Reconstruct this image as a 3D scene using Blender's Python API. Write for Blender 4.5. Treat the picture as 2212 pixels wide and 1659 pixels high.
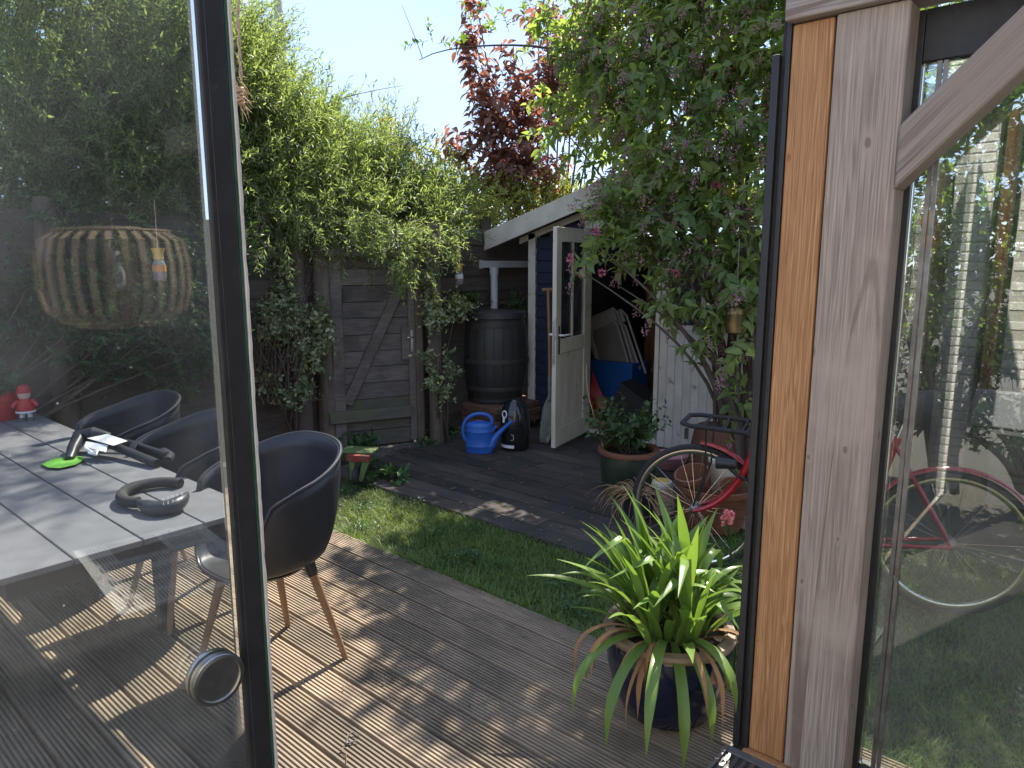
import bpy, bmesh, math, random
import numpy as np
from mathutils import Vector, Matrix, Euler
random.seed(7); rng = np.random.default_rng(7)
S = bpy.context.scene
for _o in list(bpy.data.objects): bpy.data.objects.remove(_o)
# ---------------------------------------------------------------- camera
FPX, PITCH, CAMH, YAW = 1533.0, math.radians(9.7), 1.68, math.radians(41.0)
cam_d = bpy.data.cameras.new('camera'); cam = bpy.data.objects.new('camera', cam_d)
S.collection.objects.link(cam); S.camera = cam
cam_d.sensor_width = 36.0; cam_d.lens = 36.0*FPX/2212.0
cam_d.clip_start = 0.05; cam_d.clip_end = 500
cam.location = (0, 0, CAMH); cam.rotation_euler = (math.pi/2-PITCH, 0, YAW)
# ---------------------------------------------------------------- world, sun, exposure
SUN_EL = math.radians(51.0); SUN_AZ = math.atan2(-0.307, 0.952)
wd = bpy.data.worlds.new('World'); S.world = wd; wd.use_nodes = True
nt = wd.node_tree; nt.nodes.clear()
wo = nt.nodes.new('ShaderNodeOutputWorld'); bg = nt.nodes.new('ShaderNodeBackground')
sky = nt.nodes.new('ShaderNodeTexSky'); sky.sky_type = 'NISHITA'; sky.sun_disc = False
sky.sun_elevation = SUN_EL; sky.sun_rotation = SUN_AZ; sky.air_density = 1.0; sky.dust_density = 0.0; sky.ozone_density = 1.0
# thin high cloud streaks over the whole sky
tcw = nt.nodes.new('ShaderNodeTexCoord'); mpw = nt.nodes.new('ShaderNodeMapping'); mpw.inputs['Scale'].default_value = (1.2, 2.2, 7.0)
nzw = nt.nodes.new('ShaderNodeTexNoise'); nzw.inputs['Scale'].default_value = 1.7; nzw.inputs['Detail'].default_value = 6
rpw = nt.nodes.new('ShaderNodeValToRGB'); rpw.color_ramp.elements[0].position = .38; rpw.color_ramp.elements[1].position = .8
rpw.color_ramp.elements[1].color = (.93, .93, .93, 1); rpw.color_ramp.elements[0].color = (.76, .76, .76, 1)
mxw = nt.nodes.new('ShaderNodeMixRGB'); mxw.inputs[2].default_value = (1.5, 1.88, 2.9, 1)
nt.links.new(tcw.outputs['Generated'], mpw.inputs[0]); nt.links.new(mpw.outputs[0], nzw.inputs['Vector'])
nt.links.new(nzw.outputs[0], rpw.inputs[0]); nt.links.new(rpw.outputs[0], mxw.inputs[0]); nt.links.new(sky.outputs[0], mxw.inputs[1])
nt.links.new(mxw.outputs[0], bg.inputs[0]); bg.inputs[1].default_value = 0.15
nt.links.new(bg.outputs[0], wo.inputs[0])
sun_d = bpy.data.lights.new('sun', 'SUN'); sun = bpy.data.objects.new('sun', sun_d); S.collection.objects.link(sun)
sun_d.energy = 4.1; sun_d.angle = math.radians(0.55); sun_d.color = (1.0, .93, .82)
sdir = Vector((math.sin(SUN_AZ)*math.cos(SUN_EL), math.cos(SUN_AZ)*math.cos(SUN_EL), math.sin(SUN_EL)))
sun.rotation_euler = (-sdir).to_track_quat('-Z', 'Y').to_euler(); sun.location = (0, 0, 12)
S.view_settings.view_transform = 'Standard'; S.view_settings.look = 'None'
S.view_settings.exposure = 1.58; S.view_settings.gamma = 1.0; S.view_settings.use_curve_mapping = False
S.cycles.use_denoising = True; S.cycles.max_bounces = 10; S.cycles.transparent_max_bounces = 16
S.cycles.diffuse_bounces = 4; S.cycles.glossy_bounces = 4; S.cycles.transmission_bounces = 6; S.cycles.sample_clamp_indirect = 8.0
# ---------------------------------------------------------------- photo pixel -> place (pixels of a 2212 wide print)
_f = np.array([-math.sin(YAW), math.cos(YAW), 0.]); _r = np.array([math.cos(YAW), math.sin(YAW), 0.]); _k = np.array([0, 0, 1.])
_fw = _f*math.cos(PITCH)-_k*math.sin(PITCH); _up = _f*math.sin(PITCH)+_k*math.cos(PITCH); _C = np.array([0, 0, CAMH])
def ray(x, y): return _fw+_r*(x-1106)/FPX-_up*(y-829.5)/FPX
def G(x, y, z=0.):
    d = ray(x, y); return _C+d*((z-CAMH)/d[2])
def atY(x, y, Y):
    d = ray(x, y); return _C+d*(Y/d[1])
def atX(x, y, X):
    d = ray(x, y); return _C+d*(X/d[0])
def at(x, y, dep): return _C+ray(x, y)*dep
# ---------------------------------------------------------------- scene helpers
col = S.collection
ROOTW = {}
def tag(o, label=None, cat=None, group=None, kind=None):
    if label: o['label'] = label
    if cat: o['category'] = cat
    if group: o['group'] = group
    if kind: o['kind'] = kind
    return o
def thing(name, label, cat, loc=(0, 0, 0), rot=None, group=None, kind=None, local=False):
    """Empty at the base of a thing. Parts are given in world coordinates unless local."""
    e = bpy.data.objects.new(name, None); col.objects.link(e); e.empty_display_size = .1
    e.location = loc
    if rot is not None: e.rotation_euler = rot
    if not local and rot is None: ROOTW[e.name] = Vector(loc)
    return tag(e, label, cat, group, kind)
def link(o, parent):
    col.objects.link(o)
    if parent is not None:
        o.parent = parent
        if parent.name in ROOTW: o.matrix_parent_inverse = Matrix.Translation(-ROOTW[parent.name])
    return o
def mesh_obj(name, me, mat, parent=None, loc=None, rot=None, scale=None):
    o = bpy.data.objects.new(name, me)
    if mat is not None and not me.materials: me.materials.append(mat)
    link(o, parent)
    if loc is not None: o.location = loc
    if rot is not None: o.rotation_euler = rot
    if scale is not None: o.scale = scale
    return o
def Rz(a): return Matrix.Rotation(a, 3, 'Z')
def Rx(a): return Matrix.Rotation(a, 3, 'X')
def Ry(a): return Matrix.Rotation(a, 3, 'Y')
class MB:
    def __init__(s): s.v = []; s.f = []
    def add(s, v, f):
        n = len(s.v); s.v += [tuple(p) for p in v]; s.f += [tuple(i+n for i in q) for q in f]; return s
    def box(s, c, d, R=None):
        c = Vector(c); h = Vector(d)/2; v = []
        for z in (-1, 1):
            for y in (-1, 1):
                for x in (-1, 1):
                    p = Vector((x*h.x, y*h.y, z*h.z))
                    v.append((R @ p if R is not None else p)+c)
        return s.add(v, [(0, 2, 3, 1), (4, 5, 7, 6), (0, 1, 5, 4), (2, 6, 7, 3), (0, 4, 6, 2), (1, 3, 7, 5)])
    def bb(s, x0, x1, y0, y1, z0, z1):
        return s.box(((x0+x1)/2, (y0+y1)/2, (z0+z1)/2), (x1-x0, y1-y0, z1-z0))
    def tube(s, pts, r, n=8, cap=True, closed=False):
        pts = [Vector(p) for p in pts]; m = len(pts)
        rr = r if hasattr(r, '__len__') else [r]*m
        v = []; f = []; ref = None
        for i, p in enumerate(pts):
            if closed: t = pts[(i+1) % m]-pts[i-1]
            else: t = pts[min(i+1, m-1)]-pts[max(i-1, 0)]
            if t.length < 1e-9: t = Vector((0, 0, 1))
            t.normalize()
            if ref is None: ref = t.orthogonal().normalized()
            ref = (ref-t*ref.dot(t))
            if ref.length < 1e-6: ref = t.orthogonal()
            ref.normalize(); b = t.cross(ref)
            for k in range(n):
                a = 2*math.pi*k/n; v.append(p+(ref*math.cos(a)+b*math.sin(a))*rr[i])
        for i in range(m if closed else m-1):
            j = (i+1) % m
            for k in range(n):
                l = (k+1) % n; f.append((i*n+k, i*n+l, j*n+l, j*n+k))
        if cap and not closed:
            f.append(tuple(range(n-1, -1, -1))); f.append(tuple((m-1)*n+k for k in range(n)))
        return s.add(v, f)
    def lathe(s, prof, n=24, c=(0, 0, 0), R=None, a0=0., a1=2*math.pi):
        full = abs(a1-a0-2*math.pi) < 1e-6; v = []; f = []; c = Vector(c)
        m = n if full else n+1
        for r, z in prof:
            for k in range(m):
                a = a0+(a1-a0)*k/n; p = Vector((max(r, 1e-4)*math.cos(a), max(r, 1e-4)*math.sin(a), z))
                v.append((R @ p if R is not None else p)+c)
        for i in range(len(prof)-1):
            for k in range(n):
                l = (k+1) % m; f.append((i*m+k, i*m+l, (i+1)*m+l, (i+1)*m+k))
        return s.add(v, f)
    def prism(s, poly, h0, h1, fn):
        n = len(poly); v = [fn(a, b, h0) for a, b in poly]+[fn(a, b, h1) for a, b in poly]
        f = [tuple(range(n-1, -1, -1)), tuple(range(n, 2*n))]+[(i, (i+1) % n, n+(i+1) % n, n+i) for i in range(n)]
        return s.add(v, f)
    def mesh(s, name, smooth=False, bevel=0, seg=2):
        me = bpy.data.meshes.new(name); me.from_pydata(s.v, [], s.f); 
        bm = bmesh.new(); bm.from_mesh(me); bmesh.ops.recalc_face_normals(bm, faces=bm.faces)
        if bevel:
            es = [e for e in bm.edges if len(e.link_faces) == 2 and e.calc_face_angle(0) > .5]
            bmesh.ops.bevel(bm, geom=es, offset=bevel, segments=seg, affect='EDGES', profile=.5)
        bm.to_mesh(me); bm.free()
        if smooth:
            me.polygons.foreach_set('use_smooth', [True]*len(me.polygons))
            me.set_sharp_from_angle(angle=math.radians(38))
        me.update(); return me
    def build(s, name, mat, parent=None, smooth=False, bevel=0, seg=2, **kw):
        return mesh_obj(name, s.mesh(name, smooth, bevel, seg), mat, parent, **kw)
def arc(p0, p1, sag, n=8, d=(0, 0, -1)):
    p0 = Vector(p0); p1 = Vector(p1); d = Vector(d)
    return [p0.lerp(p1, t/n)+d*(sag*4*(t/n)*(1-t/n)) for t in range(n+1)]
def bez(P, n=10):
    P = [Vector(p) for p in P]; out = []
    for i in range(n+1):
        q = P[:]; t = i/n
        while len(q) > 1: q = [a.lerp(b, t) for a, b in zip(q, q[1:])]
        out.append(q[0])
    return out
# ---------------------------------------------------------------- materials
MATS = {}
def mat(name, c1, c2=None, scale=8., stretch=(1, 1, 1), rough=.6, spec=.4, metal=0., bump=0., bscale=None, lo=.35, hi=.65,
        coat=0., alpha=1., c3=None, s3=3., lo3=.55, hi3=.7, rvar=0., bstretch=None, detail=5.):
    m = bpy.data.materials.new(name); m.use_nodes = True; t = m.node_tree; N = t.nodes; L = t.links
    b = N['Principled BSDF']; b.inputs['Roughness'].default_value = rough; b.inputs['Specular IOR Level'].default_value = spec
    b.inputs['Metallic'].default_value = metal; b.inputs['Coat Weight'].default_value = coat; b.inputs['Alpha'].default_value = alpha
    b.inputs['Base Color'].default_value = (*c1, 1)
    tc = N.new('ShaderNodeTexCoord'); oi = N.new('ShaderNodeObjectInfo')
    mu = N.new('ShaderNodeMath'); mu.operation = 'MULTIPLY'; mu.inputs[1].default_value = 37.0; L.new(oi.outputs['Random'], mu.inputs[0])
    def noise(sc, st, det=detail):
        mp = N.new('ShaderNodeMapping'); mp.inputs['Scale'].default_value = st; L.new(tc.outputs['Object'], mp.inputs[0])
        n = N.new('ShaderNodeTexNoise'); n.noise_dimensions = '4D'; n.inputs['Scale'].default_value = sc; n.inputs['Detail'].default_value = det
        L.new(mp.outputs[0], n.inputs['Vector']); L.new(mu.outputs[0], n.inputs['W']); return n
    def ramp(n, a, z, c0, c9):
        r = N.new('ShaderNodeValToRGB'); r.color_ramp.elements[0].position = a; r.color_ramp.elements[1].position = z
        r.color_ramp.elements[0].color = (*c0, 1); r.color_ramp.elements[1].color = (*c9, 1); L.new(n.outputs[0], r.inputs[0]); return r
    out = None
    if c2 is not None:
        n1 = noise(scale, stretch); out = ramp(n1, lo, hi, c1, c2).outputs[0]
    if c3 is not None:
        n3 = noise(s3, (1, 1, 1)); r3 = ramp(n3, lo3, hi3, (0, 0, 0), (1, 1, 1)); mx = N.new('ShaderNodeMixRGB')
        L.new(r3.outputs[0], mx.inputs[0])
        if out is not None: L.new(out, mx.inputs[1])
        else: mx.inputs[1].default_value = (*c1, 1)
        mx.inputs[2].default_value = (*c3, 1); out = mx.outputs[0]
    if rvar and out is not None:
        hs = N.new('ShaderNodeHueSaturation'); mr = N.new('ShaderNodeMapRange'); mr.inputs[3].default_value = 1-rvar; mr.inputs[4].default_value = 1+rvar
        L.new(oi.outputs['Random'], mr.inputs[0]); L.new(mr.outputs[0], hs.inputs['Value']); L.new(out, hs.inputs['Color']); out = hs.outputs[0]
    if out is not None: L.new(out, b.inputs['Base Color'])
    if bump:
        nb = noise(bscale or scale*3, bstretch or stretch); bp = N.new('ShaderNodeBump'); bp.inputs['Strength'].default_value = bump; bp.inputs['Distance'].default_value = .01
        L.new(nb.outputs[0], bp.inputs['Height']); L.new(bp.outputs[0], b.inputs['Normal'])
    MATS[name] = m; return m
def leafmat(name, c_lo, c_hi, trans=.42, rough=.42, obj=False, tcol=(1.5, 1.5, .6), edge=None):
    m = bpy.data.materials.new(name); m.use_nodes = True; t = m.node_tree; N = t.nodes; L = t.links
    b = N['Principled BSDF']; b.inputs['Roughness'].default_value = rough; b.inputs['Specular IOR Level'].default_value = .35
    if obj:
        oi = N.new('ShaderNodeObjectInfo'); src = oi.outputs['Random']
    else:
        a = N.new('ShaderNodeAttribute'); a.attribute_name = 'rnd'; src = a.outputs['Fac']
    r = N.new('ShaderNodeValToRGB'); r.color_ramp.elements[0].color = (*c_lo, 1); r.color_ramp.elements[1].color = (*c_hi, 1); L.new(src, r.inputs[0])
    L.new(r.outputs[0], b.inputs['Base Color'])
    tr = N.new('ShaderNodeBsdfTranslucent'); mu = N.new('ShaderNodeMixRGB'); mu.blend_type = 'MULTIPLY'; mu.inputs[0].default_value = 1; mu.inputs[2].default_value = (*tcol, 1)
    L.new(r.outputs[0], mu.inputs[1]); L.new(mu.outputs[0], tr.inputs[0])
    mx = N.new('ShaderNodeMixShader'); mx.inputs[0].default_value = trans
    L.new(b.outputs[0], mx.inputs[1]); L.new(tr.outputs[0], mx.inputs[2]); L.new(mx.outputs[0], N['Material Output'].inputs[0])
    MATS[name] = m; return m
def glassmat(name, refl=1.0, base=.03, tint=(.93, .97, .95), dirt=.05, rough=0.0):
    m = bpy.data.materials.new(name); m.use_nodes = True; t = m.node_tree; N = t.nodes; L = t.links; N.remove(N['Principled BSDF'])
    tr = N.new('ShaderNodeBsdfTransparent'); tr.inputs[0].default_value = (*tint, 1)
    gl = N.new('ShaderNodeBsdfGlossy'); gl.inputs['Roughness'].default_value = rough; gl.inputs[0].default_value = (1, 1, 1, 1)
    fr = N.new('ShaderNodeFresnel'); fr.inputs[0].default_value = 1.5
    ma = N.new('ShaderNodeMath'); ma.operation = 'MULTIPLY_ADD'; ma.inputs[1].default_value = refl; ma.inputs[2].default_value = base; ma.use_clamp = True
    L.new(fr.outputs[0], ma.inputs[0])
    mx = N.new('ShaderNodeMixShader'); L.new(ma.outputs[0], mx.inputs[0]); L.new(tr.outputs[0], mx.inputs[1]); L.new(gl.outputs[0], mx.inputs[2])
    # dust film, specks and dried drips on the pane
    tc = N.new('ShaderNodeTexCoord'); n1 = N.new('ShaderNodeTexNoise'); n1.inputs['Scale'].default_value = 5; n1.inputs['Detail'].default_value = 5
    n2 = N.new('ShaderNodeTexVoronoi'); n2.inputs['Scale'].default_value = 30; n2.inputs['Randomness'].default_value = 1
    L.new(tc.outputs['Object'], n1.inputs['Vector']); L.new(tc.outputs['Object'], n2.inputs['Vector'])
    r1 = N.new('ShaderNodeMapRange'); r1.inputs[1].default_value = .35; r1.inputs[2].default_value = .75; r1.inputs[3].default_value = .15*dirt; r1.inputs[4].default_value = dirt
    L.new(n1.outputs[0], r1.inputs[0])
    r2 = N.new('ShaderNodeMapRange'); r2.inputs[1].default_value = .035; r2.inputs[2].default_value = .05; r2.inputs[3].default_value = .5; r2.inputs[4].default_value = 0
    L.new(n2.outputs['Distance'], r2.inputs[0])
    n3 = N.new('ShaderNodeTexNoise'); n3.inputs['Scale'].default_value = 3; L.new(tc.outputs['Object'], n3.inputs['Vector'])
    r3 = N.new('ShaderNodeMapRange'); r3.inputs[1].default_value = .5; r3.inputs[2].default_value = .62; L.new(n3.outputs[0], r3.inputs[0])
    mm = N.new('ShaderNodeMath'); mm.operation = 'MULTIPLY'; L.new(r2.outputs[0], mm.inputs[0]); L.new(r3.outputs[0], mm.inputs[1])
    ad = N.new('ShaderNodeMath'); ad.operation = 'ADD'; ad.use_clamp = True; L.new(r1.outputs[0], ad.inputs[0]); L.new(mm.outputs[0], ad.inputs[1])
    df = N.new('ShaderNodeBsdfDiffuse'); df.inputs[0].default_value = (.75, .75, .73, 1)
    tl = N.new('ShaderNodeBsdfTranslucent'); tl.inputs[0].default_value = (.75, .75, .73, 1)
    hm = N.new('ShaderNodeMixShader'); hm.inputs[0].default_value = .5; L.new(df.outputs[0], hm.inputs[1]); L.new(tl.outputs[0], hm.inputs[2])
    m2 = N.new('ShaderNodeMixShader'); L.new(ad.outputs[0], m2.inputs[0]); L.new(mx.outputs[0], m2.inputs[1]); L.new(hm.outputs[0], m2.inputs[2])
    L.new(m2.outputs[0], N['Material Output'].inputs[0]); MATS[name] = m; return m
def woodmat(name, c1, c2, c3, axis=2, ring=60., knots=True, rough=.75, kcol=(.17, .125, .095), wear=None, kthr=.68):
    """long-grain timber: growth lines along one axis, knots, checks"""
    m = bpy.data.materials.new(name); m.use_nodes = True; t = m.node_tree; N = t.nodes; L = t.links
    b = N['Principled BSDF']; b.inputs['Roughness'].default_value = rough; b.inputs['Specular IOR Level'].default_value = .25
    tc = N.new('ShaderNodeTexCoord'); oi = N.new('ShaderNodeObjectInfo'); mu = N.new('ShaderNodeMath'); mu.operation = 'MULTIPLY'; mu.inputs[1].default_value = 23.; L.new(oi.outputs['Random'], mu.inputs[0])
    def mapped(s_al, s_ac):
        mp = N.new('ShaderNodeMapping'); sc = [s_ac]*3; sc[axis] = s_al; mp.inputs['Scale'].default_value = sc; L.new(tc.outputs['Object'], mp.inputs[0]); return mp
    def nz(mp, sc, d):
        n = N.new('ShaderNodeTexNoise'); n.noise_dimensions = '4D'; n.inputs['Scale'].default_value = sc; n.inputs['Detail'].default_value = d
        L.new(mp.outputs[0], n.inputs['Vector']); L.new(mu.outputs[0], n.inputs['W']); return n
    def rng_(n, a, z, c=0., d=1., o=0):
        r = N.new('ShaderNodeMapRange'); r.inputs[1].default_value = a; r.inputs[2].default_value = z; r.inputs[3].default_value = c; r.inputs[4].default_value = d; L.new(n.outputs[o], r.inputs[0]); return r
    def mixc(fac, A, B):
        x = N.new('ShaderNodeMixRGB'); L.new(fac, x.inputs[0])
        for s_, c_ in ((1, A), (2, B)):
            if isinstance(c_, tuple): x.inputs[s_].default_value = (*c_, 1)
            else: L.new(c_, x.inputs[s_])
        return x.outputs[0]
    g1 = nz(mapped(.16, 6.), ring/10., 3); g2 = nz(mapped(.5, 48.), 4., 6); big = nz(mapped(.8, 1.6), 2.2, 3)
    wv = N.new('ShaderNodeMath'); wv.operation = 'SINE'; ml = N.new('ShaderNodeMath'); ml.operation = 'MULTIPLY'; ml.inputs[1].default_value = 75.; L.new(g1.outputs[0], ml.inputs[0]); L.new(ml.outputs[0], wv.inputs[0])
    rw = N.new('ShaderNodeMapRange'); rw.inputs[1].default_value = -1; L.new(wv.outputs[0], rw.inputs[0])
    base = mixc(rng_(big, .35, .7).outputs[0], c1, c3)
    cc = mixc(rw.outputs[0], base, c2)
    fine = rng_(g2, .3, .75)
    mxf = N.new('ShaderNodeMixRGB'); mxf.blend_type = 'MULTIPLY'; mxf.inputs[0].default_value = .45; L.new(cc, mxf.inputs[1]); L.new(fine.outputs[0], mxf.inputs[2]); cc = mxf.outputs[0]
    if knots:
        sx_ = N.new('ShaderNodeSeparateXYZ'); L.new(tc.outputs['Object'], sx_.inputs[0]); au = N.new('ShaderNodeMath'); au.operation = 'ADD'
        oth = [i_ for i_ in range(3) if i_ != axis]; L.new(sx_.outputs[oth[0]], au.inputs[0]); L.new(sx_.outputs[oth[1]], au.inputs[1])
        m1_ = N.new('ShaderNodeMath'); m1_.operation = 'MULTIPLY'; m1_.inputs[1].default_value = 9.; L.new(au.outputs[0], m1_.inputs[0])
        m2_ = N.new('ShaderNodeMath'); m2_.operation = 'MULTIPLY_ADD'; m2_.inputs[1].default_value = 5.; L.new(sx_.outputs[axis], m2_.inputs[0]); L.new(mu.outputs[0], m2_.inputs[2])
        cb_ = N.new('ShaderNodeCombineXYZ'); L.new(m1_.outputs[0], cb_.inputs[0]); L.new(m2_.outputs[0], cb_.inputs[1])
        vo = N.new('ShaderNodeTexVoronoi'); vo.voronoi_dimensions = '2D'; vo.inputs['Scale'].default_value = 1.0; L.new(cb_.outputs[0], vo.inputs['Vector'])
        ck = nz(mapped(.14, 5.), 1.4, 1); cr1 = N.new('ShaderNodeMath'); cr1.operation = 'SUBTRACT'; cr1.inputs[1].default_value = .5; L.new(ck.outputs[0], cr1.inputs[0]); cr2 = N.new('ShaderNodeMath'); cr2.operation = 'ABSOLUTE'; L.new(cr1.outputs[0], cr2.inputs[0])
        cc = mixc(rng_(cr2, .003, .008, .8, 0.).outputs[0], cc, kcol)
        sc_ = N.new('ShaderNodeSeparateColor'); L.new(vo.outputs['Color'], sc_.inputs[0])
        gt_ = N.new('ShaderNodeMath'); gt_.operation = 'GREATER_THAN'; gt_.inputs[1].default_value = kthr; L.new(sc_.outputs[0], gt_.inputs[0])
        sz_ = N.new('ShaderNodeMapRange'); sz_.inputs[3].default_value = 2.2; sz_.inputs[4].default_value = .65; L.new(sc_.outputs[1], sz_.inputs[0])
        wob = nz(mapped(9., 9.), 6., 2); wa_ = N.new('ShaderNodeMath'); wa_.operation = 'MULTIPLY_ADD'; wa_.inputs[1].default_value = .05; L.new(wob.outputs[0], wa_.inputs[0]); L.new(vo.outputs['Distance'], wa_.inputs[2])
        ds_ = N.new('ShaderNodeMath'); ds_.operation = 'MULTIPLY'; L.new(wa_.outputs[0], ds_.inputs[0]); L.new(sz_.outputs[0], ds_.inputs[1])
        kr = rng_(ds_, .085, .125, .75, 0.); kcut = N.new('ShaderNodeMath'); kcut.operation = 'MULTIPLY'; L.new(kr.outputs[0], kcut.inputs[0]); L.new(gt_.outputs[0], kcut.inputs[1])
        kh = rng_(ds_, .12, .3, .7, 0.); kq = N.new('ShaderNodeMath'); kq.operation = 'MULTIPLY'; L.new(kh.outputs[0], kq.inputs[0]); L.new(gt_.outputs[0], kq.inputs[1]); cc = mixc(kq.outputs[0], cc, c2)
    if wear is not None:
        wn = nz(mapped(1., 1.), 3., 5); cc = mixc(rng_(wn, .5, .68).outputs[0], cc, wear)
    if knots: cc = mixc(kcut.outputs[0], cc, kcol)
    L.new(cc, b.inputs['Base Color'])
    bp = N.new('ShaderNodeBump'); bp.inputs['Strength'].default_value = .35; bp.inputs['Distance'].default_value = .004; L.new(g2.outputs[0], bp.inputs['Height']); L.new(bp.outputs[0], b.inputs['Normal'])
    MATS[name] = m; return m
mat('black_alu', (.022, .022, .025), (.03, .03, .033), scale=40, rough=.42, spec=.4, c3=(.06, .058, .056), s3=30, lo3=.66, hi3=.75)
mat('black_plastic', (.028, .028, .032), (.034, .034, .038), scale=30, rough=.38, spec=.45, bump=.04, bscale=300)
mat('steel', (.55, .54, .52), (.42, .41, .4), scale=60, rough=.3, metal=1.)
mat('dull_steel', (.32, .31, .3), (.2, .19, .18), scale=20, rough=.5, metal=.9)
mat('chrome', (.75, .75, .76), rough=.12, metal=1.)
mat('brass', (.30, .22, .09), (.18, .13, .06), scale=14, rough=.42, metal=.9, c3=(.10, .11, .07), s3=10)
mat('white_paint', (.62, .58, .50), (.5, .46, .39), scale=5, rough=.55, c3=(.30, .27, .21), s3=14, lo3=.62, hi3=.72, bump=.15, bscale=30)
mat('cream_paint', (.66, .60, .48), (.56, .5, .4), scale=4, stretch=(3, 3, .7), rough=.55, c3=(.26, .23, .17), s3=11, lo3=.62, hi3=.74, bump=.15, bscale=25)
mat('blue_paint', (.014, .021, .04), (.019, .028, .05), scale=6, rough=.5, c3=(.05, .065, .10), s3=9, lo3=.64, hi3=.78, rvar=.12, bump=.12, bscale=60)
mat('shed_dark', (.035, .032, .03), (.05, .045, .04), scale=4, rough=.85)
mat('felt', (.035, .038, .036), (.06, .065, .05), scale=20, rough=.95, bump=.3, bscale=90)
mat('fence_wood', (.065, .05, .041), (.10, .078, .063), scale=5, stretch=(1, 1, 9), rough=.85, c3=(.045, .05, .033), s3=2.5, rvar=.2, bump=.35, bscale=20)
mat('gate_wood', (.17, .145, .125), (.11, .093, .081), scale=6, stretch=(1.2, 1.2, 11), rough=.85, c3=(.05, .05, .045), s3=3., lo3=.5, hi3=.7, rvar=.16, bump=.4, bscale=22)
mat('gate_green', (.125, .115, .085), (.085, .078, .062), scale=6, stretch=(1.2, 1.2, 11), rough=.85, c3=(.10, .115, .05), s3=4., lo3=.5, hi3=.75, rvar=.14, bump=.4, bscale=22)
mat('log_wood', (.165, .125, .095), (.105, .08, .064), scale=6, stretch=(4, 4, .8), rough=.85, c3=(.07, .075, .045), s3=3., bump=.5, bscale=25, bstretch=(3, 3, .5))
mat('old_plank', (.105, .082, .067), (.06, .048, .04), scale=7, stretch=(.7, 9, 1), rough=.8, c3=(.045, .043, .037), s3=2., lo3=.42, hi3=.62, rvar=.28, bump=.5, bscale=18)
mat('deck_wood', (.345, .27, .19), (.22, .168, .12), scale=7, stretch=(.8, 12, 1), rough=.72, spec=.3, c3=(.15, .125, .09), s3=2.6, lo3=.42, hi3=.66, rvar=.24, bump=.25, bscale=26)
mat('soil', (.035, .026, .018), (.06, .045, .032), scale=30, rough=.95, bump=.8, bscale=60)
mat('lawn_soil', (.045, .05, .022), (.06, .055, .03), scale=18, rough=.95, bump=.6, bscale=60)
mat('terracotta', (.21, .085, .042), (.16, .065, .033), scale=9, rough=.75, c3=(.32, .2, .13), s3=6, lo3=.6, hi3=.75, bump=.1, bscale=40)
mat('terracotta_dark', (.15, .065, .035), (.11, .05, .03), scale=7, rough=.75, bump=.1, bscale=40)
mat('green_glaze', (.02, .035, .022), (.035, .05, .03), scale=6, rough=.35, spec=.5, stretch=(2, 2, .5))
mat('fryer_black', (.016, .016, .019), rough=.14, spec=.55, coat=.3)
mat('gap_brown', (.14, .075, .05), (.10, .05, .035), scale=9, rough=.9)
mat('blue_glaze', (.008, .012, .032), (.014, .019, .045), scale=9, rough=.16, spec=.6, coat=.3)
mat('pot_rim', (.27, .19, .12), (.2, .14, .09), scale=12, rough=.55)
mat('blue_plastic', (.035, .15, .52), (.03, .12, .44), scale=7, rough=.38, spec=.45, c3=(.10, .19, .42), s3=11, lo3=.62, hi3=.8)
mat('crate_blue', (.02, .12, .38), (.015, .09, .3), scale=5, rough=.5)
mat('red_plastic', (.5, .03, .03), (.42, .025, .028), scale=5, rough=.4)
mat('bike_red', (.40, .012, .02), (.34, .01, .018), scale=5, rough=.22, spec=.55, coat=.4)
mat('rubber', (.022, .022, .022), (.035, .034, .032), scale=50, rough=.8)
mat('handle_wood', (.30, .155, .07), (.22, .11, .05), scale=8, stretch=(6, 6, .7), rough=.5)
mat('leg_wood', (.30, .175, .09), (.24, .135, .07), scale=9, stretch=(6, 6, .6), rough=.5)
mat('galv_green', (.17, .19, .14), (.12, .14, .1), scale=16, rough=.6, c3=(.26, .27, .22), s3=14)
mat('pvc', (.52, .52, .53), (.45, .45, .46), scale=5, rough=.4, c3=(.4, .36, .28), s3=4, lo3=.6)
mat('barrel_black', (.045, .044, .044), (.036, .036, .037), scale=6, rough=.55, c3=(.06, .06, .042), s3=3.5, lo3=.45, hi3=.7, stretch=(2, 2, .4))
mat('brick_red', (.22, .11, .075), (.16, .085, .06), scale=14, rough=.9, c3=(.11, .10, .05), s3=8, lo3=.5, rvar=.25, bump=.5, bscale=50)
mat('white_brick', (.78, .75, .69), (.7, .67, .6), scale=12, rough=.6, bump=.4, bscale=40, rvar=.04)
mat('mortar', (.5, .48, .43), rough=.9)
mat('copper', (.3, .13, .06), (.22, .09, .045), scale=10, rough=.4, metal=.7)
mat('slab_grey', (.165, .163, .17), (.13, .128, .135), scale=14, rough=.5, spec=.4, c3=(.13, .128, .132), s3=3)
mat('yellow', (.62, .33, .02), (.55, .28, .02), scale=20, rough=.5)
mat('trap_yellow', (.55, .36, .08), rough=.4)
mat('trap_orange', (.55, .25, .08), rough=.45)
mat('paper', (.68, .67, .63), (.6, .59, .56), scale=6, rough=.8)
mat('ink', (.12, .12, .12), rough=.8)
mat('photo_ink', (.22, .15, .12), (.1, .09, .09), scale=30, rough=.7)
mat('label_white', (.7, .7, .72), rough=.6)
mat('green_card', (.16, .42, .05), (.12, .34, .05), scale=8, rough=.5)
mat('skin_ceramic', (.65, .45, .36), rough=.5)
mat('pink', (.62, .33, .34), (.55, .28, .3), scale=6, rough=.5)
mat('ivory', (.62, .55, .4), (.52, .45, .32), scale=10, rough=.5)
mat('stripe_blue', (.25, .28, .33), rough=.5)
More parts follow.
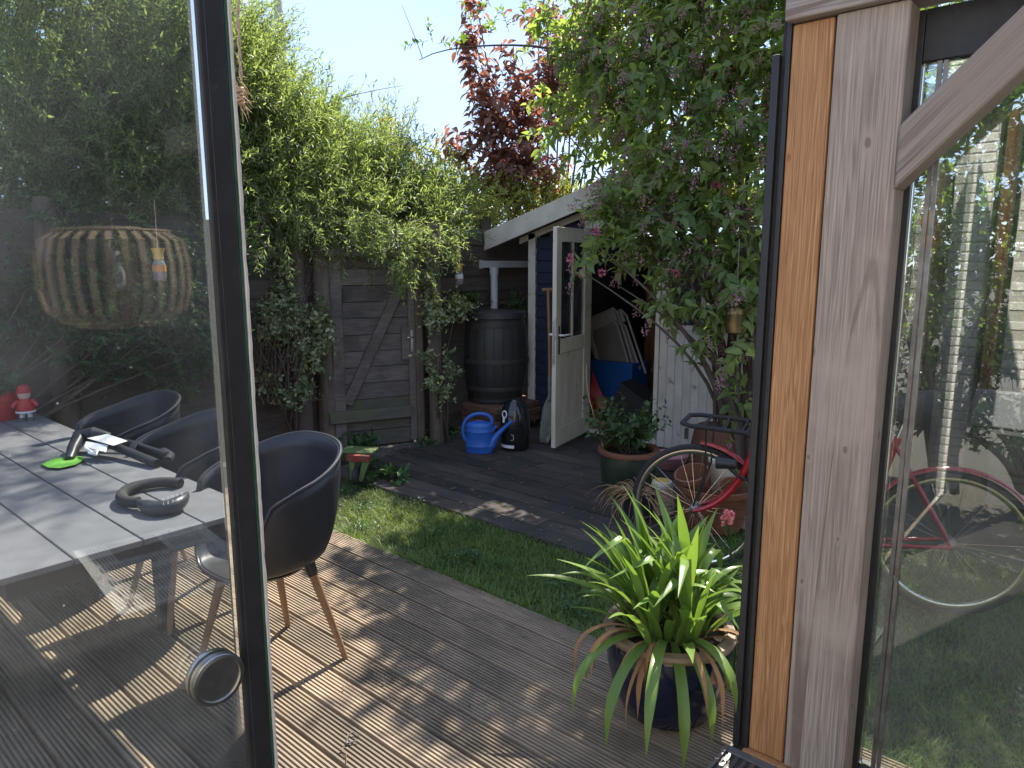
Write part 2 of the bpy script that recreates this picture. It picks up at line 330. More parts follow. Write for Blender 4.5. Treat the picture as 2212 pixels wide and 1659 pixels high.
mat('straw', (.40, .26, .13), (.3, .19, .09), scale=12, rough=.7)
mat('rattan', (.42, .31, .2), (.34, .25, .16), scale=9, stretch=(3, 3, 1), rough=.6)
mat('twine', (.62, .44, .28), (.52, .36, .22), scale=60, rough=.9)
mat('brush_pile', (.62, .58, .55), rough=.95)
mat('bark', (.13, .095, .07), (.08, .06, .045), scale=12, stretch=(2, 2, .7), rough=.9, bump=.4, bscale=30)
mat('twig', (.10, .08, .055), (.07, .055, .04), scale=12, rough=.85)
mat('dry_leaf', (.36, .2, .09), (.25, .13, .06), scale=14, rough=.8)
mat('litter', (.17, .13, .08), (.10, .08, .055), scale=30, rough=.9)
mat('pink_flower', (.55, .17, .24), (.45, .12, .2), scale=20, rough=.7)
mat('bud', (.36, .19, .21), (.30, .15, .16), scale=20, rough=.75)
mat('snap_pink', (.75, .3, .28), (.7, .22, .25), scale=20, rough=.6)
mat('pole_grey', (.42, .43, .45), rough=.5)
mat('floor_dark', (.07, .065, .06), (.05, .046, .043), scale=5, rough=.6)
mat('wall_dark', (.035, .034, .034), (.05, .047, .045), scale=4, stretch=(1, 1, 6), rough=.7, rvar=.15)
mat('folding_plastic', (.4, .37, .32), (.33, .3, .26), scale=6, rough=.5)
mat('grey_plastic', (.33, .34, .36), rough=.5)
mat('concrete_tile', (.12, .11, .1), (.08, .075, .07), scale=8, rough=.9)
mat('rubber_mat', (.03, .03, .03), (.045, .043, .04), scale=12, rough=.85)
mat('toy_green', (.12, .17, .05), (.09, .13, .045), scale=9, rough=.7)
woodmat('grey_timber', (.55, .465, .385), (.37, .30, .245), (.475, .395, .325), axis=2, wear=(.43, .355, .29))
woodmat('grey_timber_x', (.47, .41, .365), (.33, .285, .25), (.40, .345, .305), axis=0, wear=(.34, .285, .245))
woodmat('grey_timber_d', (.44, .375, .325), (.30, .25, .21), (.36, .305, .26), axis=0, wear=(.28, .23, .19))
woodmat('larch', (.64, .355, .17), (.45, .215, .09), (.57, .295, .13), axis=2, ring=90, kcol=(.26, .11, .05), rough=.55, kthr=.8)
glassmat('pane_left', refl=1.2, base=.027, tint=(.92, .95, .945), dirt=.075)
glassmat('pane_right', refl=1.3, base=.12, tint=(.85, .9, .88), dirt=.03)
glassmat('pane_shed', refl=1., base=.02, tint=(.85, .88, .88), dirt=.05)
mat('glass_edge', (.03, .075, .055), (.05, .11, .08), scale=40, rough=.2, spec=.6)
# ================================================================ ground, decks
def sheet(name, x0, x1, y0, y1, z, m, label, cat):
    o = MB().add([(x0, y0, z), (x1, y0, z), (x1, y1, z), (x0, y1, z)], [(0, 1, 2, 3)]).build(name, MATS[m]); return tag(o, label, cat, kind='structure')
sheet('ground', -90, 90, -60, 120, -.09, 'soil', 'dark bare earth reaching out under the garden', 'ground')
sheet('lawn', -4.75, 3.2, 2.515, 5.0, -.035, 'lawn_soil', 'green lawn between the ribbed deck and the old planks', 'lawn')
def board_mesh(name, L, w, h, nr, gd, gw):
    """decking board along X with nr ridges across its top"""
    pr = [(-w/2, -h)]; p = w/nr
    for i in range(nr):
        a = -w/2+i*p
        pr += [(a+gw/2, 0), (a+p-gw/2, 0)]
        if i < nr-1: pr += [(a+p-gw/2+.0008, -gd), (a+p+gw/2-.0008, -gd)]
    pr += [(w/2, -h)]
    n = len(pr); v = [(0, y, z) for y, z in pr]+[(L, y, z) for y, z in pr]
    f = [(i, (i+1) % n, n+(i+1) % n, n+i) for i in range(n)]+[tuple(range(n-1, -1, -1)), tuple(range(n, 2*n))]
    return MB().add(v, f).mesh(name)
deck = thing('deck', 'ribbed timber terrace of long weathered boards beside the lawn', 'deck', (-3, 1, 0), kind='structure')
bm1 = board_mesh('deck_board', 6.6, .148, .026, 9, .014, .0086); bm2 = board_mesh('deck_board', 8.4, .148, .026, 9, .014, .0086)
for m_ in (bm1, bm2): m_.materials.append(MATS['deck_wood'])
y = 2.51-.074; i = 0
while y > -1.9:
    long = y > 2.28
    o = bpy.data.objects.new('board', bm2 if long else bm1); link(o, deck)
    o.location = ((-7.45 if long else -7.48)+.008*random.random(), y, -.001-.0015*random.random()); y -= .158; i += 1
MB().bb(-7.4, -.9, -1.9, 2.42, -.075, -.028).build('joist_bed', MATS['gap_brown'], deck)
old = thing('plank_floor', 'worn dark plank floor in front of the blue shed', 'floor', (-3.4, 4.4, 0), kind='structure')
om = {L: board_mesh('plank', L, .143, .03, 9, .0022, .006) for L in (.85, 1.25, 1.7, 2.1)}
for m_ in om.values(): m_.materials.append(MATS['old_plank'])
y = 3.33; r = 0
rows = {0: (1.25, 1.7), 1: (2.1, .85), 2: (1.7, 1.25), 3: (.85, 2.1)}
while y < 5.62:
    x = -4.86+.05*random.random()-.02*(r % 3)
    for L in rows[r % 4]:
        o = bpy.data.objects.new('plank', om[L]); link(o, old)
        o.location = (x, y, -.004+.006*random.random()); o.rotation_euler = (random.uniform(-.012, .012), random.uniform(-.003, .003), random.uniform(-.003, .003)); x += L+.004
    y += .149; r += 1
MB().bb(-4.85, -1.95, 3.28, 5.64, -.08, -.04).build('joist_bed', MATS['shed_dark'], old)
# ================================================================ garden room: floor, post, beam, brace, frames, panes
tag(MB().bb(-.855, 3.1, -1.1, 2.32, -.07, .085).build('room_floor', MATS['floor_dark']), 'dark floor of the garden room behind the opening', 'floor', kind='structure')
tag(MB().bb(-.678, -.50, 2.1, 2.2, .099, 2.333).build('timber_post', MATS['grey_timber'], bevel=.006), 'broad weathered grey timber post with dark knots and a split', 'post')
tag(MB().bb(-.797, -.684, 2.108, 2.198, .097, 2.332).build('larch_batten', MATS['larch'], bevel=.006), 'orange-brown larch batten fixed beside the grey post', 'batten')
tag(MB().bb(-.81, 3.0, 2.075, 2.215, 2.336, 2.50).build('timber_beam', MATS['grey_timber_x'], bevel=.006), 'grey timber beam lying across the top of the post', 'beam')
tag(MB().bb(-.81, 3.0, 2.085, 2.30, .0, .095).build('sill_beam', MATS['larch'], bevel=.004), 'orange-brown larch sill under the grey post', 'sill')
br = MB(); q_ = math.sqrt(.5); lc = lambda X_, Z_: ((X_+.505)*q_+(Z_-1.868)*q_, -(X_+.505)*q_+(Z_-1.868)*q_)
br.prism([lc(-.499, 1.868), lc(-.499, 2.028), lc(-.19, 2.334), lc(-.035, 2.334)], 2.083, 2.186, lambda a, b, h: (a, h, b))
tag(br.build('diagonal_brace', MATS['grey_timber_d'], bevel=.007, loc=(-.505, 0, 1.868), rot=(0, -math.pi/4, 0)), 'grey diagonal brace running from the post up to the beam', 'brace')
# black jamb of the side opening, made of stepped profiles
jb = thing('door_jamb', 'black metal jamb profile left of the larch batten', 'jamb', (-.83, 2.15, .09))
MB().bb(-.848, -.826, 2.10, 2.20, .09, 2.26).build('outer_profile', MATS['black_alu'], jb, bevel=.002)
MB().bb(-.8255, -.812, 2.118, 2.20, .09, 2.45).build('groove', MATS['rubber'], jb)
MB().bb(-.8115, -.798, 2.104, 2.20, .09, 2.6).build('inner_profile', MATS['black_alu'], jb, bevel=.002)
# front window right of the post
fw_ = thing('front_window', 'black framed fixed window right of the post, full of reflections', 'window', (.3, 2.22, .1))
f_ = MB(); f_.bb(-.535, -.487, 2.203, 2.255, .096, 2.33).bb(-.486, 1.0, 2.203, 2.255, 2.20, 2.33).bb(-.486, 1.0, 2.203, 2.255, .096, .13).bb(1.001, 1.05, 2.203, 2.255, .096, 2.33)
f_.build('frame', MATS['black_alu'], fw_, bevel=.002)
MB().bb(-.486, 1.0, 2.224, 2.232, .131, 2.199).build('pane', MATS['pane_right'], fw_)
MB().bb(-.452, -.441, 2.212, 2.2235, .131, 2.199).bb(-.437, -.427, 2.212, 2.2235, .131, 2.199).build('panel_edge', MATS['dull_steel'], fw_)
# yellow butterfly shaped fly sticker on that pane
def blob2(cx, cz, rx, rz, n=14): return [(cx+rx*math.cos(2*math.pi*k/n), cz+rz*math.sin(2*math.pi*k/n)) for k in range(n)]
st = thing('fly_sticker', 'yellow butterfly shaped sticker on the window pane', 'sticker', (-.437, 2.222, 1.76))
a_ = atY(2003, 478, 2.221); b_ = atY(2003, 518, 2.221)
MB().prism(blob2(a_[0], a_[2], .0165, .026), 2.2205, 2.2225, lambda a, b, h: (a, h, b)).build('upper_wing', MATS['yellow'], st)
MB().prism(blob2(b_[0]-.002, b_[2], .0155, .021), 2.2203, 2.2223, lambda a, b, h: (a, h, b)).build('lower_wing', MATS['yellow'], st)
sp = MB()
for k in range(5): sp.prism(blob2(a_[0]-.0135+.001*abs(k-2), a_[2]+.018-.0085*k, .0016, .0022, 8), 2.2196, 2.2202, lambda a, b, h: (a, h, b))
sp.build('spot_row', MATS['ink'], st)
mat('grate_metal', (.2, .2, .2), (.14, .14, .14), scale=20, rough=.55, metal=.3)
# floor grate in front of the post
gr = thing('floor_grate', 'grey metal floor grate at the foot of the larch batten', 'grate', (-.77, 1.8, .085))
MB().bb(-.86, -.848, 1.2, 2.084, .086, .094).bb(-.69, -.66, 1.2, 2.084, .086, .094).bb(-.8475, -.6905, 2.055, 2.084, .086, .094).build('frame', MATS['grate_metal'], gr, bevel=.0015)
for k in range(6): MB().bb(-.838+.026*k, -.826+.026*k, 1.2, 2.054, .0855, .0905).build('slat', MATS['dull_steel'], gr)
for px_, py_ in ((-.675, 2.02), (-.675, 1.9), (-.854, 2.02)): MB().lathe([(.0001, .0965), (.004, .096), (.005, .0945)], 10, (px_, py_, 0)).build('screw', MATS['grate_metal'], gr, smooth=True)
# sliding glass panel, slid open along the side
GX = -.86
gp = thing('sliding_glass_door', 'open sliding glass panel with round steel pull and fuzzy edge', 'door', (GX, .1, .09))
MB().bb(GX-.004, GX+.004, -1.05, .4245, .12, 2.42).build('pane', MATS['pane_left'], gp)
MB().bb(GX-.012, GX+.011, .425, .4575, .10, 2.45).build('edge_profile', MATS['black_alu'], gp, bevel=.002)
MB().bb(GX-.011, GX+.0114, .4325, .4329, .11, 2.44).build('profile_seam', MATS['dull_steel'], gp)
MB().bb(GX-.0105, GX+.0105, .458, .4615, .11, 2.44).build('glass_edge', MATS['glass_edge'], gp)
bp_ = MB(); k = 0
pile = [(GX+.008+.0012*random.random(), .4642+.001*random.random(), .1+.012*i_) for i_ in range(196)]
bp_.tube(pile, [.0026+.0008*random.random() for _ in pile], 5).build('brush_strip', MATS['brush_pile'], gp)
hc = atX(452, 1452, GX)
ring = Ry(math.pi/2)
hd = MB().lathe([(.0335, 0), (.0345, .004), (.0345, .009), (.031, .0095), (.0305, .016), (.0345, .0165), (.0348, .021), (.033, .024), (.0285, .0245), (.0278, .0215), (.0001, .0212)], 48, (GX+.004, hc[1], hc[2]), ring)
hd.build('round_pull', MATS['steel'], gp, smooth=True)
# house wall behind the room: painted brickwork, seen in the panes
hw = thing('house_wall', 'white painted brick house wall behind the garden room', 'wall', (.3, -1.2, 0))
MB().bb(-1.11, -.745, -1.4, -1.112, -.05, 3.6).bb(-.6, 3.0, -1.4, -1.112, -.05, 3.6).build('mortar', MATS['mortar'], hw)
MB().bb(-.744, -.601, -1.42, -1.25, -.05, 3.6).build('dark_recess', MATS['wall_dark'], hw)
bk = MB().box((0, 0, 0), (.208, .1, .053)).mesh('brick', bevel=.004, seg=1); bk.materials.append(MATS['white_brick'])
bh = MB().box((0, 0, 0), (.138, .1, .053)).mesh('brick', bevel=.004, seg=1); bh.materials.append(MATS['white_brick'])
for c_ in range(50):
    z_ = .03+.0625*c_
    for x_, m_ in (((-1.018, bk), (-.822, bh)) if c_ % 2 == 0 else ((-1.053, bh), (-.857, bk))):
        o = bpy.data.objects.new('brick', m_); link(o, hw); o.location = (x_+.003*random.random(), -1.155, z_)
    for k in range(2):
        o = bpy.data.objects.new('brick', bk); link(o, hw); o.location = (-.49+.218*k+(.1 if c_ % 2 else 0), -1.155, z_)
MB().bb(-.18, 3.0, -1.2, -1.105, -.02, 3.5).build('render_coat', MATS['white_brick'], hw)
cp = MB().tube([(-.668, -1.06, .0), (-.668, -1.06, 3.3)], .034, 14)
tag(cp.build('downpipe', MATS['copper'], smooth=True), 'brown copper downpipe on the white house wall', 'downpipe')
# room interior that the panes mirror: added dark wall to dim reflections, dining table, newspaper, rattan lamp
fwl = thing('added_dark_wall', 'unseen dark boarded wall added to darken the glass reflections', 'wall', (3.0, .6, 0))
for k in range(27):
    MB().bb(2.98, 3.02, -1.1, 2.225, .09+.148*k, .09+.148*k+.143).build('board', MATS['wall_dark'], fwl)
for k in range(27): MB().bb(1.06, 2.975, 2.232, 2.262, .096+.148*k, .096+.148*k+.143).build('board', MATS['wall_dark'], fwl)  # added front boards, keep the bright outdoors out of the pane reflection
MB().bb(3.021, 3.05, -1.1, 2.3, .09, 4.08).build('backing', MATS['shed_dark'], fwl)
it = thing('dining_table', 'dark dining table inside the garden room', 'table', (.75, .8, .085))
MB().bb(.12, 1.6, .38, 1.28, .715, .745).build('tabletop', MATS['floor_dark'], it, bevel=.004)
for x_, y_ in ((.2, .46), (.2, 1.2), (1.52, .46), (1.52, 1.2)): MB().bb(x_-.03, x_+.03, y_-.03, y_+.03, .086, .714).build('leg', MATS['black_alu'], it)
nw = thing('newspaper', 'open newspaper with pictures lying on the dining table', 'newspaper', (.5, .88, .746), rot=(0, 0, .12), local=True)
MB().bb(-.29, -.002, -.2, .2, 0, .002).bb(.002, .29, -.2, .2, 0, .0025).build('sheet', MATS['paper'], nw)
tx = MB(); 
for cx_ in (-.235, -.145, -.055, .055, .145, .235):
    for l_ in range(34):
        yy = -.17+.01*l_
        if (cx_ < -.1 and yy > .02) or (cx_ > .1 and -.12 < yy < .05): continue
        tx.bb(cx_-.036, cx_+.036-.02*random.random(), yy, yy+.004, .0027, .003)
tx.build('print', MATS['ink'], nw)
MB().bb(-.27, -.11, .03, .16, .0027, .0031).build('picture', MATS['photo_ink'], nw); MB().bb(.1, .27, -.11, .04, .0027, .0032).build('picture', MATS['photo_ink'], nw)
dc = thing('dining_chair', 'black dining chair with a grey backrest inside the garden room', 'chair', (-.42, -.6, .085))
v_ = [(-.66, .72), (-.645, .94), (-.2, .94), (-.185, .72)]
MB().prism(v_, -.53, -.49, lambda a, b, h: (a, h, b)).build('backrest', MATS['grey_plastic'], dc, bevel=.012)
MB().bb(-.66, -.185, -.95, -.485, .44, .719).build('seat_shell', MATS['black_plastic'], dc, bevel=.03)
for sx, sy in ((-.62, -.52), (-.22, -.52), (-.62, -.9), (-.22, -.9)): MB().tube([(sx, sy, .45), (sx+(.14 if sx > -.4 else -.14), sy+(.06 if sy > -.7 else -.06), .086)], [.022, .015], 10).build('leg', MATS['black_plastic'], dc, smooth=True)
lv = at(252, 598, 2.8); LX = 2*GX-lv[0]; LY = lv[1]; LZ = lv[2]
lp = thing('rattan_lamp', 'round slatted rattan pendant lamp mirrored in the glass panel', 'lamp', (LX, LY, LZ))
pf = [(.10, .185), (.19, .18), (.255, .14), (.272, .06), (.272, -.04), (.252, -.13), (.19, -.175), (.15, -.185)]
for k in range(30):
    a = 2*math.pi*k/30; ca, sa = math.cos(a), math.sin(a)
    v = []; f = []
    for r_, z_ in pf:
        for s_ in (-1, 1):
            for d_ in (0, .003): v.append((LX+(r_-d_)*ca-s_*.0115*sa, LY+(r_-d_)*sa+s_*.0115*ca, LZ+z_))
    for j in range(len(pf)-1):
        b_ = 4*j
        for q in ((0, 2, 6, 4), (1, 5, 7, 3), (0, 4, 5, 1), (2, 3, 7, 6)): f.append(tuple(b_+x for x in q))
    MB().add(v, f).build('slat', MATS['rattan'], lp)
for r_, z_ in ((.1, .187), (.15, -.187), (.2, .178), (.2, -.17)):
    MB().tube([(LX+r_*math.cos(2*math.pi*k/40), LY+r_*math.sin(2*math.pi*k/40), LZ+z_) for k in range(40)], .006, 6, closed=True).build('ring', MATS['rattan'], lp, smooth=True)
MB().tube([(LX, LY, LZ+.0), (LX, LY, 3.2)], .003, 6).build('cord', MATS['ink'], lp)
MB().lathe([(.0001, -.06), (.02, -.05), (.034, -.015), (.03, .02), (.018, .05), (.016, .1), (.0001, .1)], 18, (LX, LY, LZ)).build('bulb', MATS['label_white'], lp, smooth=True)
# ================================================================ fence, gate
def gate_frame(P, ang):
    c, s = math.cos(ang), math.sin(ang)
    return lambda a, y, z: (P[0]+a*c-y*s, P[1]+a*s+y*c, z)
def bxf(mb, fn, x0, x1, y0, y1, z0, z1, sh=0.):
    v = [fn(x, y, z) for z in (z0, z1) for y in (y0, y1) for x in (x0, x1)]
    return mb.add(v, [(0, 2, 3, 1), (4, 5, 7, 6), (0, 1, 5, 4), (2, 6, 7, 3), (0, 4, 6, 2), (1, 3, 7, 5)])
def log_post(parent, x, y, h, r, lean=0.):
    n = 7; pts = [(x+lean*i/n+.008*math.sin(3*i+x*9), y+.008*math.cos(2.3*i+y*5), -.05+(h+.05)*i/n) for i in range(n+1)]
    return MB().tube(pts, [r*(1.06-.12*i/n+.03*math.sin(5*i+x)) for i in range(n+1)], 12).build('post', MATS['log_wood'], parent, smooth=True)
def plank_fence(name, label, P, Q, h, pitch=.152, posts=(), top=True):
    t = thing(name, label, 'fence', ((P[0]+Q[0])/2, (P[1]+Q[1])/2, 0))
    L = math.hypot(Q[0]-P[0], Q[1]-P[1]); fn = gate_frame(P, math.atan2(Q[1]-P[1], Q[0]-P[0]))
    n = int(h/pitch)
    for k in range(n):
        nseg = max(1, round(L/2.2)); 
        for sgm in range(nseg):
            a0 = L*sgm/nseg+.002; a1 = L*(sgm+1)/nseg-.002; d = random.uniform(0, .008); e = random.uniform(-.004, .004)
            v = [fn(a0, d, .03+pitch*k), fn(a1, d, .03+pitch*k+e), fn(a1, d+.012, .03+pitch*(k+1)+.012+e), fn(a0, d+.012, .03+pitch*(k+1)+.012),
                 fn(a0, d+.02, .03+pitch*k), fn(a1, d+.02, .03+pitch*k+e), fn(a1, d+.022, .03+pitch*(k+1)+.012+e), fn(a0, d+.022, .03+pitch*(k+1)+.012)]
            MB().add(v, [(0, 1, 2, 3), (4, 7, 6, 5), (0, 4, 5, 1), (1, 5, 6, 2), (2, 6, 7, 3), (3, 7, 4, 0)]).build('plank', MATS['fence_wood'], t)
    for x, y, hh, r in posts: log_post(t, x, y, hh, r)
    return t
plank_fence('plank_fence', 'dark horizontal plank fence with log posts left of the gate', (-5.62, -2.2), (-5.385, 3.66), 2.0,
            posts=((-5.42, 3.42, 2.16, .083), (-5.32, 3.62, 2.12, .085), (-5.46, 1.6, 2.1, .075), (-5.5, -.4, 2.1, .075)))
plank_fence('plank_fence', 'dark plank fence behind the rain barrel', (-4.98, 4.47), (-5.42, 8.1), 2.05,
            posts=((-4.83, 4.47, 2.05, .062), (float(atX(1047, 560, -5.2)[0]), float(atX(1047, 560, -5.2)[1]), 2.15, .07)))
GA = math.atan2(4.339-3.674, -4.969+5.25); GP = (-5.25, 3.674)
gate = thing('garden_gate', 'weathered plank gate with a diagonal brace and lever handle', 'gate', (*GP, 0), rot=(0, 0, GA), local=True)
def lb(name, x0, x1, y0, y1, z0, z1, m, parent=None, bevel=.003): return MB().bb(x0, x1, y0, y1, z0, z1).build(name, MATS[m], parent or gate, bevel=bevel, seg=1)
for k in range(12):
    z0 = .02+.1465*k; g = 'gate_green' if k < 3 else 'gate_wood'
    lb('board', .04+.003*random.random(), .685, .0+.003*random.random(), .02, z0, z0+.1415, g)
lb('backing', -.02, .70, .021, .03, .0, 1.79, 'shed_dark', bevel=0)  # added dark sheet, stops light showing between the boards
lb('stile', -.035, .062, -.035, -.001, .01, 1.80, 'gate_wood'); lb('stile', .662, .722, -.028, -.001, .04, 1.76, 'gate_wood')
lb('rail', -.075, .735, -.075, -.036, 1.735, 1.80, 'gate_wood'); lb('rail', -.09, .665, -.066, -.036, .27, .375, 'gate_green')
bA = Vector((.075, 0, .43)); bB = Vector((.66, 0, 1.60)); dd = (bB-bA).normalized(); nn = Vector((-dd.z, 0, dd.x))*.046
MB().prism([(bA-nn).xz, (bB-nn).xz, (bB+nn).xz, (bA+nn).xz], -.034, -.002, lambda a, b, h: (a, h, b)).build('brace', MATS['gate_wood'], gate, bevel=.003, seg=1)
lb('lock_block', .595, .660, -.036, -.001, .80, 1.11, 'gate_wood')
hp = lb('handle_plate', .676, .700, -.036, -.0285, .87, 1.07, 'steel', bevel=.002)
MB().tube([(.688, -.036, 1.01), (.688, -.075, 1.01), (.66, -.082, 1.01), (.575+.055, -.082, 1.01)], .009, 10).build('lever', MATS['chrome'], hp, smooth=True)
lb('gate_post', .728, .80, -.03, .05, 0, 1.98, 'log_wood', bevel=.008)
for z_ in (.33, 1.765):
    for x_ in (-.02, .02): MB().lathe([(.0001, 0), (.006, .001), (.007, .004)], 8, (x_, -.037 if z_ < 1 else -.0765, z_), Rx(math.pi/2)).build('bolt', MATS['dull_steel'], gate)
# ================================================================ shed
shed = thing('garden_shed', 'small blue garden shed with white trim, low gable and open door', 'shed', (-3.3, 6.7, 0))
SY = 5.68; XL = -4.68; XR = -1.95; SB = 7.9; RG = -3.31; EAVE = 1.90; SL = .293
def W(name, x0, x1, y0, y1, z0, z1, m, parent=None, bevel=.003): return MB().bb(x0, x1, y0, y1, z0, z1).build(name, MATS[m], parent or shed, bevel=bevel, seg=1)
zr = lambda x: EAVE+.085+SL*(min(x, 2*RG-x)-XL)        # underside of the roof along the gable
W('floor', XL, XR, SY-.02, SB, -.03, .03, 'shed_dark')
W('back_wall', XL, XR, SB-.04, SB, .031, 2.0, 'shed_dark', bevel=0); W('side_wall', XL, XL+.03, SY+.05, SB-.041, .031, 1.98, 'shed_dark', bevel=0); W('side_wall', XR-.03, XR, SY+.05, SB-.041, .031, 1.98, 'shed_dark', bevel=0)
W('corner_post', XL-.015, XL+.075, SY-.03, SY+.05, .02, zr(XL)-.01, 'white_paint')
k = 0; z0 = .10
W('base_board', XL+.076, -4.012, SY-.012, SY+.02, .02, .098, 'blue_paint')
while z0 < 2.36:                                         # horizontal blue siding, cut to the gable
    z1 = z0+.112
    for (xa, xb) in (((XL+.076, -4.012),) if z0 < 2.0 else ((XL+.076, 2*RG-XL-.076),)):
        xs = xa
        if z1 > zr(xa)-.02: xs = max(xa, XL+(z1-EAVE-.065)/SL)
        xe = xb if z0 < 2.0 else 2*RG-xs
        if xe-xs > .05:
            sh = min(.1, .112/SL)
            v = [(xs-(sh*.3 if z1 > zr(xa)-.02 else 0), SY-.018, z0), (xe, SY-.018, z0), (xe, SY-.004, z1), (xs, SY-.004, z1), (xs, SY+.015, z0), (xe, SY+.015, z0), (xe, SY+.015, z1), (xs, SY+.015, z1)]
            MB().add(v, [(0, 1, 2, 3), (4, 7, 6, 5), (0, 4, 5, 1), (1, 5, 6, 2), (2, 6, 7, 3), (3, 7, 4, 0)]).build('siding_board', MATS['blue_paint'], shed)
    z0 += .1145
W('head_board', -4.01, -3.19, SY-.02, SY+.02, 2.0-.002, 2.075, 'white_paint')
W('door_jamb', -4.011, -3.965, SY-.035, SY+.06, .03, 1.997, 'cream_paint'); W('door_jamb', -3.205, -3.165, SY-.035, SY+.06, .03, 1.997, 'cream_paint')
W('threshold', -3.96, -3.21, SY-.04, SY+.05, .0305, .055, 'cream_paint')
x0 = -3.16                                               # white upright boards under the window
while x0 < XR-.05:
    x1 = min(x0+.0795, XR); W('white_board', x0, x1-.0025, SY-.02-.002*random.random(), SY+.01, .015, 1.10, 'white_paint'); x0 = x1
W('window_sill', -3.165, XR, SY-.05, SY+.02, 1.102, 1.14, 'white_paint')
wn = W('window_frame', -3.16, -3.09, SY-.02, SY+.03, 1.141, 1.97, 'white_paint')
for x_ in (-2.78, -2.4, XR-.05): W('mullion', x_, x_+.045, SY-.02, SY+.03, 1.141, 1.97, 'white_paint', wn)
W('pane', -3.089, XR-.051, SY+.004, SY+.008, 1.142, 1.96, 'pane_shed', wn, bevel=0)
W('head_board', -3.189, XR, SY-.02, SY+.02, 1.972, 2.07, 'white_paint')
# roof with fascia boards
FY = SY-.21
for sgn in (-1, 1):
    X0 = RG+sgn*1.86; Z0 = EAVE-.05; Z1 = Z0+SL*1.86
    v = [(X0, FY, Z0+.10), (RG, FY, Z1+.10), (RG, SB+.2, Z1+.10), (X0, SB+.2, Z0+.10), (X0, FY, Z0+.13), (RG, FY, Z1+.13), (RG, SB+.2, Z1+.13), (X0, SB+.2, Z0+.13)]
    MB().add(v, [(0, 1, 2, 3), (4, 7, 6, 5), (0, 4, 5, 1), (1, 5, 6, 2), (2, 6, 7, 3), (3, 7, 4, 0)]).build('roof', MATS['felt'], shed)
    fa = MB().prism([(X0-sgn*.01, Z0-.06), (RG, Z1-.06), (RG, Z1+.122), (X0+sgn*.055, Z0+.11)], FY-.026, FY-.001, lambda a, b, h: (a, h, b))
    fa.build('fascia', MATS['white_paint'], shed, bevel=.003, seg=1)
    MB().prism([(X0+sgn*-.36, Z0+.02), (RG, Z1-.085), (RG, Z1-.025), (X0+sgn*-.36, Z0+.08)], FY+.18, FY+.2, lambda a, b, h: (a, h, b)).build('inner_fascia', MATS['white_paint'], shed)
    MB().add([(X0+sgn*-.02, FY, Z0+.095), (RG, FY, Z1+.095), (RG, SY, Z1+.095), (X0+sgn*-.02, SY, Z0+.095)], [(0, 1, 2, 3)]).build('soffit', MATS['white_paint'], shed)
gt = MB()
for (x_, w2) in ((-5.13, 0),): gt.bb(-5.16, -5.155, 5.36, 6.9, 1.63, 1.70).bb(-5.065, -5.06, 5.36, 6.9, 1.63, 1.70).bb(-5.155, -5.065, 5.36, 6.9, 1.63, 1.636).bb(-5.165, -5.055, 5.345, 5.36, 1.62, 1.708)
gtr = gt.build('gutter', MATS['pvc'], shed)
dp = MB().tube([(-5.03, 5.50, 1.625), (-5.02, 5.49, 1.5), (-5.0, 5.47, 1.2)], .037, 16); dp.lathe([(.045, 1.56), (.046, 1.60), (.046, 1.63)], 16, (-5.028, 5.498, 0)); dp.build('downpipe', MATS['pvc'], shed, smooth=True)
# open door: frame, pane, boarded panel, handle
DA = math.atan2(4.925-5.625, -3.812+3.957); dF = gate_frame((-3.957, 5.625), DA)
def D(mb, x0, x1, y0, y1, z0, z1): return bxf(mb, dF, x0, x1, y0, y1, z0, z1)
d0 = MB(); DW = .722
D(d0, 0, .10, 0, .04, .035, 1.985); D(d0, DW-.10, DW, 0, .04, .035, 1.985); D(d0, .1005, DW-.1005, 0, .04, 1.86, 1.985); D(d0, .1005, DW-.1005, 0, .04, .88, 1.01); D(d0, .1005, DW-.1005, 0, .04, .035, .20)
door = d0.build('door', MATS['cream_paint'], shed, bevel=.003, seg=1)
for k in range(6):
    p_ = MB(); a = .101+k*.0868; D(p_, a, a+.0845, .012, .028, .201, .879); p_.build('panel_board', MATS['cream_paint'], door)
p_ = MB(); D(p_, .101, DW-.101, .018, .022, 1.011, 1.859); p_.build('pane', MATS['pane_shed'], door)
p_ = MB(); D(p_, .345, .375, .008, .032, 1.0115, 1.8585); p_.build('glazing_bar', MATS['cream_paint'], door)
p_ = MB(); D(p_, DW+.0005, DW+.003, .008, .032, .80, 1.18); p_.build('lock_plate', MATS['steel'], door)
for y_, s_ in ((-.001, -1), (.041, 1)):
    p_ = MB(); D(p_, DW-.07, DW-.035, min(y_, y_+s_*.004), max(y_, y_+s_*.004), .88, 1.13); hpl = p_.build('handle_plate', MATS['steel'], door)
    MB().tube([dF(DW-.052, y_+s_*.004, 1.05), dF(DW-.052, y_+s_*.045, 1.05), dF(DW-.07, y_+s_*.055, 1.05), dF(DW-.165, y_+s_*.055, 1.05)], .009, 10).build('lever', MATS['label_white'], door, smooth=True)
